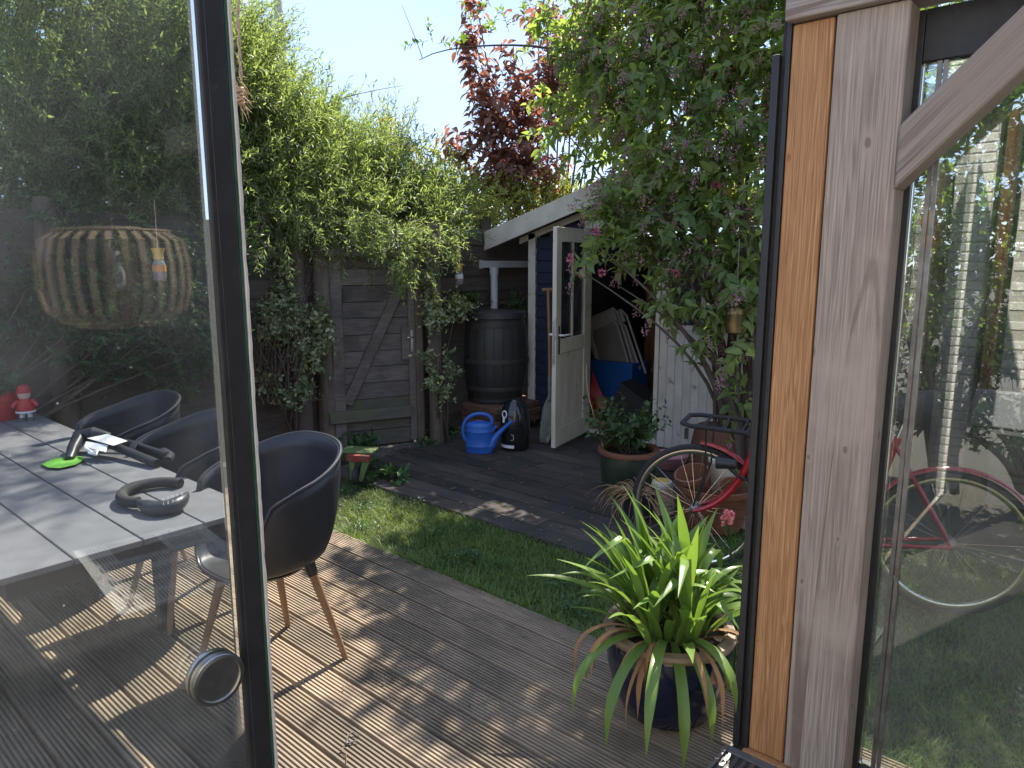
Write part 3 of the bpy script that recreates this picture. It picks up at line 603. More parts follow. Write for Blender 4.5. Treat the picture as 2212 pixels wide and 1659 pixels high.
# ---- things stored in the shed
cr = thing('blue_crate', 'blue plastic crate with grid sides standing inside the shed', 'crate', (-4.09, 6.35, .03))
cxa, cxb, cy, cyb = -4.36, -3.83, 6.3, 6.62
MB().bb(cxa, cxb, cy, cy+.02, .031, .62).bb(cxa, cxb, cyb-.02, cyb, .031, .62).bb(cxa, cxa+.02, cy+.021, cyb-.021, .031, .62).bb(cxb-.02, cxb, cy+.021, cyb-.021, .031, .62).build('body', MATS['crate_blue'], cr)
for k in range(4): MB().bb(cxa+.02, cxb-.02, cy-.012, cy-.0005, .10+.145*k, .115+.145*k).build('rib', MATS['crate_blue'], cr)
for k in range(5): MB().bb(cxa+.02+k*.115, cxa+.035+k*.115, cy-.014, cy-.0125, .09, .6).build('rib', MATS['crate_blue'], cr)
MB().bb(cxa-.012, cxb+.012, cy-.018, cyb+.012, .6205, .645).build('rim', MATS['crate_blue'], cr, bevel=.004)
bc = thing('black_crate', 'black crate tipped against the blue crate in the shed', 'crate', (-3.72, 6.0, .05), rot=(0, .55, .12), local=True)
MB().bb(-.22, .22, -.16, .16, 0, .40).build('body', MATS['rubber'], bc, bevel=.012)
MB().bb(-.232, .232, -.172, .172, .4005, .425).build('rim', MATS['rubber'], bc, bevel=.004)
for k in range(3): MB().bb(-.215, .215, -.168, -.1605, .08+.11*k, .1+.11*k).build('rib', MATS['rubber'], bc)
rs = thing('red_scoop_seat', 'red plastic scoop-shaped seat on the shed floor', 'seat', (-4.02, 5.98, .03))
v = []; f = []; nu, nv = 10, 8
for i in range(nu+1):
    for j in range(nv+1):
        a = -1.3+2.6*j/nv; t = i/nu; hgt = .52*max(0, 1-t*1.5)**1.4+.13+.12*max(0, t-.6)
        v.append((-4.2+.42*t, 5.98+.16*math.sin(a)*(.9+.1*t), .03+hgt*(1-math.cos(a)*.62)))
for i in range(nu):
    for j in range(nv): q = i*(nv+1)+j; f.append((q, q+1, q+nv+2, q+nv+1))
MB().add(v, f).build('shell', MATS['red_plastic'], rs, smooth=True); MB().bb(-4.15, -3.85, 5.85, 6.1, .03, .1).build('foot', MATS['red_plastic'], rs, bevel=.01)
gl_ = MB().lathe([(.0001, 0), (.05, .0), (.075, .04), (.07, .09), (.03, .12), (.0001, .125)], 12, (-3.98, 5.98, .21)); gl_.lathe([(.0001, 0), (.03, .0), (.05, .03), (.03, .06), (.0001, .065)], 10, (-3.92, 5.93, .2))
tag(gl_.build('garden_glove', MATS['straw'], smooth=True), 'olive yellow work glove lying in the red scoop seat', 'glove')
mat('folding_panel', (.2, .18, .15), (.16, .145, .12), scale=6, rough=.6)
def folded_chair(loc, rot, label):
    t = thing('folding_chair', label, 'folding chair', loc, rot=rot, group='folding chairs leaning in the shed', local=True)
    MB().tube([(-.2, 0, 0), (-.2, 0, .66), (-.16, 0, .74), (.16, 0, .74), (.2, 0, .66), (.2, 0, 0)], .013, 8).build('back_frame', MATS['folding_plastic'], t, smooth=True)
    MB().tube([(-.165, -.03, .06), (-.165, -.03, .55), (-.13, -.03, .6), (.13, -.03, .6), (.165, -.03, .55), (.165, -.03, .06)], .012, 8).build('seat_frame', MATS['folding_plastic'], t, smooth=True)
    MB().bb(-.15, .15, -.03, -.012, .12, .585).build('seat', MATS['folding_panel'], t, bevel=.004)
    MB().bb(-.17, .17, -.018, .012, .60, .725).build('backrest', MATS['folding_plastic'], t, bevel=.006)
    MB().tube([(-.2, .0, .1), (.2, 0, .1)], .01, 8).build('crossbar', MATS['folding_plastic'], t)
for k, (dx, dz, a) in enumerate(((-.02, .0, -.40), (.07, -.01, -.44), (-.14, -.03, -.36))):
    folded_chair((-4.14+dx+.12, 6.40+.06*k, .66+dz-.20), (-.12, a, .1), ['folding chair in front of the others, on the blue crate', 'folding chair sandwiched between two others on the blue crate', 'rearmost folding chair on the blue crate'][k])
tag(MB().bb(-4.22, -4.02, 7.2, 7.26, .03, 1.5).build('leaning_board', MATS['handle_wood'], bevel=.004), 'brown upright board at the back of the shed', 'board')
tag(MB().tube([atY(1418, 742, 5.73), atY(1416, 770, 5.73), atY(1412, 795, 5.73), atY(1406, 802, 5.73)], .006, 8).build('door_hook', MATS['dull_steel'], smooth=True), 'thin metal door hook hanging beside the white boards', 'hook')
# ================================================================ rain barrel on bricks
bx_, by_ = -4.93, 5.40
pl = thing('brick_plinth', 'low mossy plinth of red bricks under the rain barrel', 'plinth', (bx_, by_, 0))
bkr = MB().box((0, 0, 0), (.205, .1, .062)).mesh('brick', bevel=.005, seg=1); bkr.materials.append(MATS['brick_red'])
for c_ in range(4):
    for rr_ in range(7 if c_ in (0, 3) else 1):
        for k in range(3):
            o = bpy.data.objects.new('brick', bkr); link(o, pl); o.location = (bx_-.215+.215*k+(.05 if c_ % 2 else 0)+.006*random.random(), by_-.315+.108*rr_, .032+.068*c_); o.rotation_euler = (0, 0, random.uniform(-.03, .03))
for c_ in (1, 2):
    for k in range(6):
        o = bpy.data.objects.new('brick', bkr); link(o, pl); o.location = (bx_+.30, by_-.23+.11*k, .032+.068*c_); o.rotation_euler = (0, 0, 0)
br_ = thing('rain_barrel', 'black ribbed rain barrel with lid below the downpipe', 'barrel', (bx_, by_, .275))
pr = [(.27, .28), (.29, .33), (.325, .5), (.342, .66), (.342, .82), (.328, .98), (.30, 1.1), (.29, 1.16)]
ns = 22
for k in range(ns):
    a0, a1 = 2*math.pi*k/ns+.008, 2*math.pi*(k+1)/ns-.008; v = []; f = []
    for r_, z_ in pr:
        for a in (a0, (a0+a1)/2, a1): v.append((bx_+(r_+(.004 if a not in (a0, a1) else 0))*math.cos(a), by_+(r_+(.004 if a not in (a0, a1) else 0))*math.sin(a), z_))
    for j in range(len(pr)-1): f += [(3*j, 3*j+1, 3*j+4, 3*j+3), (3*j+1, 3*j+2, 3*j+5, 3*j+4)]
    MB().add(v, f).build('stave', MATS['barrel_black'], br_, smooth=True)
MB().lathe([(.0001, .281), (.264, .281), (.283, .33), (.318, .5), (.334, .7), (.32, .98), (.285, 1.16), (.0001, 1.16)], 32, (bx_, by_, 0)).build('core', MATS['rubber'], br_, smooth=True)
for z_, r_, hh in ((1.06, .318, .055), (.70, .354, .05), (.42, .32, .045), (.30, .288, .04)):
    MB().lathe([(r_-.012, z_-hh/2), (r_, z_-hh/2), (r_+.002, z_), (r_-.002, z_+hh/2), (r_-.014, z_+hh/2)], 40, (bx_, by_, 0)).build('hoop', MATS['barrel_black'], br_, smooth=True)
MB().lathe([(.316, 1.125), (.322, 1.13), (.314, 1.185), (.29, 1.20), (.0001, 1.215)], 40, (bx_, by_, 0)).build('lid', MATS['barrel_black'], br_, smooth=True)
# ================================================================ things in front of the shed
c = G(1036, 976)
wc = thing('watering_can', 'blue plastic watering can standing before the brick plinth', 'watering can', tuple(c), rot=(0, 0, YAW-.1), local=True)
b_ = MB().lathe([(.0001, 0), (.118, 0), (.125, .012), (.123, .06), (.126, .063), (.122, .07), (.122, .19), (.126, .195), (.12, .205), (.121, .235), (.119, .255), (.105, .272), (.07, .28), (.066, .272), (.0001, .27)], 36)
b_.v = [(x, y*.66, z) for x, y, z in b_.v]; b_.build('body', MATS['blue_plastic'], wc, smooth=True)
hd = bez([(-.118, 0, .10), (-.185, 0, .16), (-.175, 0, .40), (-.02, 0, .375), (.16, 0, .37), (.108, 0, .255)], 16)
h_ = MB().tube(hd, .0165, 10); h_.build('handle', MATS['blue_plastic'], wc, smooth=True)
s_ = MB().tube(bez([(.10, 0, .06), (.13, 0, .13), (.19, 0, .2), (.30, 0, .295)], 10), [.05, .046, .04, .034, .03, .026, .022, .019, .017, .016, .0165], 12); s_.tube([(.12, 0, .2), (.155, 0, .245)], .012, 8); s_.build('spout', MATS['blue_plastic'], wc, smooth=True)
c = G(1113, 968)
af = thing('air_fryer', 'black egg-shaped air fryer with a ring handle beside the shed', 'air fryer', tuple(c), rot=(0, 0, YAW-.35), local=True)
b_ = MB().lathe([(.0001, 0), (.125, .0), (.14, .02), (.148, .1), (.15, .2), (.145, .3), (.13, .38), (.1, .435), (.055, .465), (.0001, .472)], 40)
b_.v = [(x*.9, y, z) for x, y, z in b_.v]; b_.build('body', MATS['fryer_black'], af, smooth=True)
def on_fryer(px, pz, rr=.151):
    return (px, -rr*math.sqrt(max(0, 1-(px/(rr*.9))**2))*(1. if pz < .3 else 1-.9*(pz-.3)), pz)
MB().tube([on_fryer(-.055+.024*math.cos(2*math.pi*k/20), .34+.03*math.sin(2*math.pi*k/20), .152) for k in range(20)], .006, 6, closed=True).build('ring_handle', MATS['label_white'], af, smooth=True)
MB().tube([on_fryer(-.058, .31, .153), on_fryer(-.06, .285, .155), on_fryer(-.06, .265, .157)], [.012, .011, .009], 8).build('latch', MATS['label_white'], af, smooth=True)
MB().tube([on_fryer(*p) for p in ((-.1, .16), (.02, .16), (.035, .155), (.035, .115), (.02, .11), (-.1, .11))], .0022, 5).build('display_edge', MATS['label_white'], af)
lb_ = MB(); v = []
for k in range(8):
    for z_ in (.035, .062): v.append(on_fryer(-.1+.14*k/7, z_, .1505))
lb_.add(v, [(2*k, 2*k+2, 2*k+3, 2*k+1) for k in range(7)]).build('label_strip', MATS['label_white'], af)
sd = thing('spade', 'wooden T-handled spade with a green-grey blade leaning by the door', 'spade', tuple(G(1176, 958)))
Tb = Vector(atY(1184, 626, 5.52)); Bt = Vector(G(1184, 872, .33)); Bt = Vector(atY(1188, 850, 5.30)); Bb = Vector(G(1175, 958, .01))
rt_ = Vector(_r)
MB().tube([Tb, Tb.lerp(Bt, .5)+Vector((.006, 0, 0)), Bt], [.017, .0165, .018], 12).build('shaft', MATS['handle_wood'], sd, smooth=True)
MB().tube([Tb-rt_*.062, Tb-rt_*.05, Tb+rt_*.05, Tb+rt_*.062], [.014, .018, .018, .014], 12).build('grip', MATS['handle_wood'], sd, smooth=True)
v = []; f = []; nr_ = 9; ws = [.022, .05, .085, .098, .1, .1, .098, .092, .075]; wdir = (rt_+Vector((.1, -.5, 0))).normalized()
for i in range(nr_):
    p = Bt.lerp(Bb, i/(nr_-1)); nrm = Vector((.5, -.8, 0)).normalized()
    for j in range(5):
        s_ = (j-2)/2; v.append(p+wdir*ws[i]*s_*.62-nrm*.018*(1-s_*s_))
for i in range(nr_-1):
    for j in range(4): q = 5*i+j; f.append((q, q+1, q+6, q+5))
bl = MB().add(v, f).build('blade', MATS['galv_green'], sd, smooth=True); so = bl.modifiers.new('s', 'SOLIDIFY'); so.thickness = .004
MB().tube([Bt+(Tb-Bt)*.16, Bt, Bt.lerp(Bb, .15)], [.021, .022, .016], 10).build('socket', MATS['galv_green'], sd, smooth=True)
mat('toy_red', (.26, .035, .03), (.18, .03, .025), scale=14, rough=.7, c3=(.12, .1, .06), s3=14)
# old toy barrow at the edge of the grass
c = G(757, 1046)
ty = thing('toy_barrow', 'old wooden toy barrow with red crossbar, green legs and black wheel', 'toy', tuple(c), rot=(0, 0, YAW-.15), local=True)
MB().bb(-.02, .16, -.02, .025, .185, .235).build('crossbar', MATS['toy_red'], ty, bevel=.004)
MB().bb(-.09, .17, .0255, .2, .236, .25).build('tray', MATS['toy_green'], ty, bevel=.003)
MB().prism([(.0, .184), (.045, .184), (.03, .04), (.005, .04)], -.015, .01, lambda a, b, h: (a, h, b)).build('leg', MATS['toy_green'], ty, bevel=.003)
MB().prism([(.105, .184), (.16, .184), (.10, .03), (.07, .03)], -.015, .01, lambda a, b, h: (a, h, b)).build('leg', MATS['toy_green'], ty, bevel=.003)
MB().lathe([(.0001, -.02), (.055, -.02), (.066, -.012), (.066, .012), (.055, .02), (.0001, .02)], 24, (.052, 0, .066), Ry(math.pi/2)).build('wheel', MATS['rubber'], ty, smooth=True)
MB().tube([(.0, 0, .066), (.115, 0, .066)], .008, 8).build('axle', MATS['dull_steel'], ty)
# ================================================================ garden table and chairs
TX0, TX1 = -5.45, -2.48; ys = [1.345, 1.131, .9165, .702, .4875]; TZ = .74
tb = thing('garden_table', 'long grey slab-topped garden table on dark legs behind the glass', 'table', (-3.9, .92, 0))
for k in range(4):
    for xa, xb in ((TX0, TX1),): MB().bb(xa, xb, ys[k+1]+.003, ys[k]-.003, TZ-.022, TZ).build('slab', MATS['slab_grey'], tb, bevel=.002, seg=1)
MB().bb(TX0+.02, TX1-.03, .52, .55, TZ-.09, TZ-.023).bb(TX0+.02, TX1-.03, 1.28, 1.31, TZ-.09, TZ-.023).bb(TX1-.06, TX1-.03, .551, 1.279, TZ-.09, TZ-.023).bb(TX0+.02, TX0+.05, .551, 1.279, TZ-.09, TZ-.023).build('apron', MATS['black_alu'], tb)
for x_ in (TX1-.75, TX0+.5):
    for y_ in (.56, 1.26): MB().bb(x_-.03, x_+.03, y_-.03, y_+.03, .0, TZ-.0905).build('leg', MATS['black_alu'], tb, bevel=.003)
def sst(a, b, x):
    t = min(1, max(0, (x-a)/(b-a))); return t*t*(3-2*t)
def shell_mesh():
    nphi, nv = 56, 18; v = [(0, 0, .452)]; f = []
    for i in range(1, nv+1):
        t = i/nv
        for k in range(nphi):
            ph = 2*math.pi*k/nphi; s, c_ = math.sin(ph), math.cos(ph)
            zr_ = .475+.30*sst(-.98, -.42, s)+.165*max(0, (s+.55)/1.55)
            sx, sy = abs(c_)**.82*math.copysign(1, c_), abs(s)**.82*math.copysign(1, s)
            if t < .5: r_ = t/.5; x, y, z = .205*r_*sx, .20*r_*sy-.0, .452+.018*r_**3
            else:
                q = (t-.5)/.5; fl = math.sin(q*math.pi/2)**.75
                ex, ey = .205+(.295-.205)*fl, .20+((.30 if s > 0 else .235)-.20)*fl
                x, y, z = ex*sx, ey*sy, .47+(zr_-.47)*(q**1.25)
            v.append((x, y, z))
    for k in range(nphi): f.append((0, 1+k, 1+(k+1) % nphi))
    for i in range(nv-1):
        a = 1+i*nphi
        for k in range(nphi): l = (k+1) % nphi; f.append((a+k, a+nphi+k, a+nphi+l, a+l))
    me = MB().add(v, f).mesh('seat_shell', smooth=True); me.materials.append(MATS['black_plastic']); return me
shm = shell_mesh()
lgm = MB().tube([(0, 0, 0), (0, 0, 1)], [.0125, .0195], 14).mesh('leg', smooth=True); lgm.materials.append(MATS['leg_wood'])
def chair(x, y, rz, label):
    t = thing('bucket_chair', label, 'chair', (x, y, 0), rot=(0, 0, rz), group='black bucket chairs at the garden table', local=True)
    o = mesh_obj('seat_shell', shm, None, t); so = o.modifiers.new('thick', 'SOLIDIFY'); so.thickness = .011; so.offset = -1
    rim = []
    for k in range(64):
        ph = 2*math.pi*k/64; s, c_ = math.sin(ph), math.cos(ph); zr_ = .475+.30*sst(-.98, -.42, s)+.165*max(0, (s+.55)/1.55)
        sx, sy = abs(c_)**.82*math.copysign(1, c_), abs(s)**.82*math.copysign(1, s); rim.append((.297*sx, (.302 if s > 0 else .237)*sy, zr_))
    MB().tube(rim, .0075, 8, closed=True).build('rim_edge', MATS['black_plastic'], t, smooth=True)
    for sx in (-1, 1):
        for sy in (-1, 1):
            a = Vector((sx*.215, sy*.215, .0)); b = Vector((sx*.135, sy*.125, .40)); d = b-a
            l = bpy.data.objects.new('leg', lgm); link(l, t); l.location = a; l.rotation_mode = 'QUATERNION'; l.rotation_quaternion = d.to_track_quat('Z', 'Y'); l.scale = (1, 1, d.length)
            MB().tube([b-d*.02, b+d*.06, b+d*.16], [.023, .024, .026], 14).build('leg_socket', MATS['black_plastic'], t, smooth=True)
    MB().lathe([(.0001, .418), (.12, .42), (.16, .435), (.17, .446)], 28).build('seat_mount', MATS['black_plastic'], t, smooth=True)
chair(-2.60, 1.435, 0.03, 'black bucket chair on wooden legs at the table corner, fully outside the glass edge')
chair(-3.38, 1.455, .02, 'black bucket chair in the middle of the row, half behind the glass edge')
chair(-4.15, 1.465, -.03, 'black bucket chair at the far end of the row, seen through glass')
# things on the table
p = G(12, 905, TZ)
rp = thing('red_pot_plant', 'small green plant in a red flowerpot on the garden table', 'potted plant', tuple(p))
MB().lathe([(.0001, 0), (.062, 0), (.085, .12), (.09, .122), (.092, .155), (.084, .157), (.08, .14), (.0001, .138)], 30, tuple(p)).build('pot', MATS['red_plastic'], rp, smooth=True)
fg = G(58, 908, TZ)
fi = thing('figurine', 'small red and white child figurine beside the red flowerpot', 'figurine', tuple(fg), rot=(0, 0, YAW+.5), local=True)
MB().lathe([(.0001, .05), (.046, .052), (.05, .07), (.038, .11), (.026, .135), (.0001, .14)], 20).build('coat', MATS['red_plastic'], fi, smooth=True)
MB().lathe([(.0001, .128), (.022, .132), (.033, .15), (.034, .165), (.026, .185), (.0001, .19)], 18).build('head', MATS['skin_ceramic'], fi, smooth=True)
MB().lathe([(.0375, .17), (.036, .19), (.026, .213), (.0001, .222)], 18).build('hat', MATS['red_plastic'], fi, smooth=True)
for s_ in (-1, 1):
    MB().tube([(s_*.018, 0, .055), (s_*.02, 0, .02)], .013, 8).build('leg', MATS['label_white'], fi); MB().lathe([(.0001, 0), (.018, .0), (.018, .012), (.0001, .024)], 10, (s_*.021, -.006, 0)).build('shoe', MATS['ink'], fi, smooth=True)
    MB().tube([(s_*.034, 0, .12), (s_*.055, -.01, .10), (s_*.06, -.02, .085)], [.012, .012, .01], 8).build('arm', MATS['red_plastic'], fi, smooth=True)
MB().lathe([(.04, .05), (.053, .052), (.052, .06), (.046, .062)], 18).build('hem', MATS['label_white'], fi, smooth=True)
def P(x, y, dz=0.): q = G(x, y, TZ+dz); return Vector(q)
tl = thing('hand_tool', 'black tube-handled tool with a rounded head and lime green foot on the table', 'tool', tuple(P(150, 985)))
h0 = P(172, 945, .07)
MB().tube([P(150, 993, .012), P(158, 970, .04), h0, h0+Vector((.05, .05, .015)), h0+Vector((.1, .11, .0))], [.02, .028, .04, .038, .018], 12).build('head', MATS['black_plastic'], tl, smooth=True)
fo = MB(); pts_ = [(90, 1003), (115, 990), (150, 985), (178, 985), (182, 992), (165, 1003), (130, 1011), (105, 1010)]
fo.add([P(*q, .002) for q in pts_]+[P(*q, .012) for q in pts_], [tuple(range(7, -1, -1)), tuple(range(8, 16))]+[(i, (i+1) % 8, 8+(i+1) % 8, 8+i) for i in range(8)]); fo.build('foot', MATS['green_card'], tl)
MB().tube([h0+Vector((.03, .03, 0)), P(250, 965, .05), P(340, 1002, .02)], [.018, .02, .022], 10).build('tube', MATS['black_plastic'], tl, smooth=True)
MB().tube([h0+Vector((.06, .07, 0)), P(280, 955, .05), P(362, 982, .025)], [.012, .013, .014], 10).build('tube', MATS['black_plastic'], tl, smooth=True)
MB().tube([P(352, 976, .02), P(368, 985, .015), P(362, 996, .01)], .022, 10).build('tube_end', MATS['black_plastic'], tl, smooth=True)
cd = thing('paper_cards', 'white printed cards lying on the black tool', 'cards', tuple(P(220, 962, .07)))
def card(name, q, dz, m):
    v = [P(*a, d) for a, d in zip(q, dz)]; MB().add(v+[a+Vector((0, 0, .0015)) for a in v], [(3, 2, 1, 0), (4, 5, 6, 7), (0, 1, 5, 4), (1, 2, 6, 5), (2, 3, 7, 6), (3, 0, 4, 7)]).build(name, MATS[m], cd)
card('card', ((188, 947), (232, 938), (276, 953), (245, 963)), (.085, .10, .09, .075), 'paper')
card('card', ((186, 954), (233, 962), (229, 977), (182, 965)), (.075, .07, .05, .06), 'label_white')
MB().tube([P(184, 968, .055), P(200, 978, .05), P(212, 974, .05), P(208, 982, .045), P(192, 978, .048)], .007, 6).build('tag_cut', MATS['label_white'], cd)
lk = thing('bike_lock', 'black bicycle lock with rows of number buttons on the table edge', 'lock', tuple(P(380, 1085)))
MB().tube(bez([P(300, 1085, .03), P(330, 1108, .022), P(385, 1105, .025), P(405, 1065, .05)], 14), [.012, .018, .024, .027, .028, .029, .03, .03, .03, .03, .029, .027, .023, .016, .006], 14).build('body', MATS['black_plastic'], lk, smooth=True)
MB().tube(bez([P(300, 1085, .03), P(245, 1090, .03), P(235, 1055, .02), P(300, 1045, .03), P(360, 1035, .03), P(390, 1045, .02)], 18), .022, 10).build('shackle_cover', MATS['rubber'], lk, smooth=True)
for k, dgt in enumerate('1234567890'):
    cu = bpy.data.curves.new('digit', 'FONT'); cu.body = dgt; cu.size = .016; cu.extrude = .0004
    t_ = (k % 5)/4; q = P(352+40*t_, 1094-12*t_-10*(k//5), .052+.004*t_+.008*(k//5))
    o_ = bpy.data.objects.new('digit', cu); me_ = bpy.data.meshes.new_from_object(o_); bpy.data.objects.remove(o_); me_.materials.clear(); me_.materials.append(MATS['label_white'])
    o = bpy.data.objects.new('digit', me_); link(o, lk); o.location = q+Vector((.002, -.003, .006)); o.rotation_euler = (math.radians(50), 0, math.radians(60))
# ================================================================ pots by the shed
def lathe_pot(name, label, cat, loc, prof, m, n=34, rim=None, soil=None, tilt=None, parts=()):
    t = thing(name, label, cat, loc, rot=tilt or (0, 0, 0), local=True)
    MB().lathe(prof, n).build('body', MATS[m], t, smooth=True)
    if rim: MB().lathe(rim[0], n).build('rim', MATS[rim[1]], t, smooth=True)
    if soil: MB().lathe([(.0001, soil[1]+.012), (soil[0]*.6, soil[1]+.008), (soil[0], soil[1])], 20).build('soil', MATS['soil'], t)
    return t
GPOT = (-2.64, 4.33, 0)
gpt = lathe_pot('pot_with_shrub', 'green glazed pot with terracotta rim holding a leafy shrub by the shed door', 'potted plant', GPOT,
    [(.0001, 0), (.14, 0), (.165, .03), (.19, .12), (.205, .22), (.205, .30), (.2, .325), (.17, .325), (.165, .29), (.0001, .28)], 'green_glaze',
    rim=([(.2, .318), (.222, .322), (.226, .335), (.222, .352), (.205, .356), (.178, .35), (.172, .33)], 'terracotta'), soil=(.17, .305))
for z_ in (.06, .085, .11): MB().lathe([(.172+.3*(z_-.06), z_-.006), (.183+.3*(z_-.06), z_), (.176+.3*(z_-.06), z_+.006)], 34).build('ring_band', MATS['green_glaze'], gpt, smooth=True)
q = G(1378, 1118)
bpt = lathe_pot('root_pot', 'black plastic pot heaped with dry brown roots', 'pot', tuple(q), [(.0001, 0), (.085, 0), (.115, .17), (.122, .172), (.122, .19), (.112, .19), (.105, .16), (.0001, .155)], 'black_plastic', soil=(.105, .165))
for k in range(70):
    a = random.uniform(0, 6.28); rr = .04+.09*random.random(); l = .1+.2*random.random(); x, y = rr*math.cos(a)*.5, rr*math.sin(a)*.5
    dx, dy = math.cos(a), math.sin(a)
    pts_ = [(x, y, .16), (x+dx*l*.4, y+dy*l*.4, .2+.08*random.random()), (x+dx*l*.8+random.uniform(-.05, .05), y+dy*l*.8, .17+random.uniform(-.06, .06)), (x+dx*l+random.uniform(-.07, .07), y+dy*l, .1+random.uniform(-.09, .06))]
    MB().tube(bez(pts_, 6), [.0035, .003, .003, .0025, .002, .0015, .001], 4, cap=False).build('root', MATS['straw'], bpt)
q = G(1428, 1104)
stp = lathe_pot('striped_pot', 'upturned ivory pot with blue stripes behind the bicycle wheel', 'pot', tuple(q), [(.085, 0), (.088, .02), (.088, .06), (.078, .15), (.07, .2), (.066, .215), (.05, .222), (.0001, .22)], 'ivory')
for z_, r_ in ((.035, .0885), (.065, .0878), (.095, .085), (.12, .082), (.145, .079), (.17, .0755), (.19, .0725)): MB().lathe([(r_-.001, z_-.004), (r_+.0012, z_), (r_-.002, z_+.004)], 34).build('stripe', MATS['stripe_blue'], stp, smooth=True)
MB().lathe([(.0001, .2245), (.05, .2235), (.053, .222)], 24).build('base_disc', MATS['trap_yellow'], stp)
q = G(1445, 1010)
lathe_pot('pink_bowl', 'pink plastic bowl beside the terracotta pots', 'bowl', tuple(q), [(.0001, 0), (.09, 0), (.13, .05), (.155, .11), (.16, .112), (.158, .118), (.14, .11), (.12, .06), (.08, .015), (.0001, .012)], 'pink')
q = Vector(G(1540, 1135))
lathe_pot('terracotta_tub', 'wide terracotta tub holding stacked smaller pots behind the bicycle', 'pot', tuple(q), [(.0001, 0), (.17, 0), (.21, .14), (.24, .25), (.255, .252), (.258, .285), (.24, .287), (.22, .2), (.0001, .15)], 'terracotta')
lathe_pot('terracotta_pot', 'small terracotta pot tilted inside the wide tub', 'pot', (q.x-.09, q.y-.06, .2), [(.0001, 0), (.07, 0), (.1, .14), (.112, .142), (.114, .175), (.1, .177), (.09, .13), (.06, .02), (.0001, .02)], 'terracotta', tilt=(.35, -.1, 0))
lathe_pot('terracotta_pot', 'small terracotta pot with a chalky stain at the far rim of the wide tub', 'pot', (q.x+.12, q.y+.0, .16), [(.0001, 0), (.07, 0), (.095, .12), (.107, .122), (.108, .15), (.095, .152), (.085, .11), (.06, .02), (.0001, .02)], 'terracotta', tilt=(.3, .25, 0))
lathe_pot('ivory_pot', 'cream pot standing in the wide terracotta tub', 'pot', (q.x-.0, q.y+.12, .2), [(.0001, 0), (.07, 0), (.09, .2), (.1, .202), (.1, .225), (.088, .225), (.08, .18), (.0001, .17)], 'ivory')
q2 = Vector(G(1545, 1050))
lathe_pot('upturned_pot', 'large dark terracotta pot turned upside down against the white boards', 'pot', (q2.x, q2.y, 0), [(.24, 0), (.245, .05), (.225, .055), (.2, .3), (.17, .46), (.15, .475), (.0001, .47)], 'terracotta_dark')
q = G(1612, 1135)
lathe_pot('ivory_vase', 'tall cream vase leaning behind the bicycle fork', 'vase', tuple(q), [(.0001, 0), (.07, 0), (.085, .08), (.08, .2), (.055, .3), (.05, .36), (.06, .37), (.05, .372), (.0001, .36)], 'ivory', tilt=(0, .16, 0))
# ================================================================ bicycle
BF = Vector((-1.704, 3.511, 0)); BR = Vector((-.539, 3.851, 0)); BA = math.atan2(BR.y-BF.y, BR.x-BF.x); WB = (BR-BF).length; HR = .36
bk_ = thing('bicycle', 'red upright bicycle with black front carrier parked behind the post', 'bicycle', (BF.x, BF.y, -.02), rot=(0, 0, BA), local=True)
sp_me = MB().tube([(0, 0, .03), (0, 0, .312)], .0013, 4, cap=False).mesh('spoke'); sp_me.materials.append(MATS['chrome'])
def wheel(x):
    R = Rx(math.pi/2)
    w = MB().lathe([(.327, -.006), (.338, -.017), (.352, -.016), (.36, -.006), (.3605, 0), (.36, .006), (.352, .016), (.338, .017), (.327, .006)], 72, (x, 0, HR), R).build('wheel', MATS['rubber'], bk_, smooth=True)
    MB().lathe([(.332, -.013), (.322, -.0135), (.308, -.009), (.306, 0), (.308, .009), (.322, .0135), (.332, .013)], 72, (x, 0, HR), R).build('rim', MATS['chrome'], w, smooth=True)
    MB().lathe([(.0001, -.045), (.01, -.045), (.028, -.032), (.028, -.028), (.014, -.024), (.014, .024), (.028, .028), (.028, .032), (.01, .045), (.0001, .045)], 20, (x, 0, HR), R).build('hub', MATS['dull_steel'], w, smooth=True)
    for k in range(28):
        o = bpy.data.objects.new('spoke', sp_me); link(o, w); o.location = (x, (.028 if k % 2 else -.028)*.0, HR); o.rotation_euler = (.085*(1 if k % 2 else -1), 2*math.pi*k/28+.05*(1 if (k//2) % 2 else -1), 0); o.rotation_mode = 'YXZ'
        o.rotation_euler = Euler((.09*(1 if k % 2 else -1), 2*math.pi*k/28+.12*(1 if (k//2) % 2 else -1), 0), 'YXZ')
    return w
wheel(0); wheel(WB)
def fender(x, a0, a1):
    v = []; f = []; n = 26
    for i in range(n+1):
        a = a0+(a1-a0)*i/n
        for j in range(7):
            s = (j-3)/3; r_ = .383-.012*s*s; v.append((x+r_*math.cos(a), s*.026, HR+r_*math.sin(a)))
    for i in range(n):
        for j in range(6): q = 7*i+j; f.append((q, q+1, q+8, q+7))
    o = MB().add(v, f).build('fender', MATS['bike_red'], bk_, smooth=True); m_ = o.modifiers.new('s', 'SOLIDIFY'); m_.thickness = .002
fender(0, math.radians(88), math.radians(-14)); fender(WB, math.radians(165), math.radians(-2))
for s in (-1, 1):
    MB().tube(bez([(.0, s*.055, HR), (.09, s*.055, .38), (.24, s*.045, .47), (.30, s*.04, .78)], 10), [.010, .011, .0125, .014, .0155, .017, .018, .018, .018, .018, .018], 12).build('fork_blade', MATS['bike_red'], bk_, smooth=True)
    MB().tube([(WB, s*.06, HR), (.83, s*.035, .30)], .011, 10).build('chain_stay', MATS['bike_red'], bk_, smooth=True); MB().tube([(WB, s*.06, HR), (.945, s*.03, .82)], .009, 10).build('seat_stay', MATS['bike_red'], bk_, smooth=True)
MB().tube([(.295, 0, .77), (.375, 0, 1.0)], .022, 14).build('head_tube', MATS['bike_red'], bk_, smooth=True)
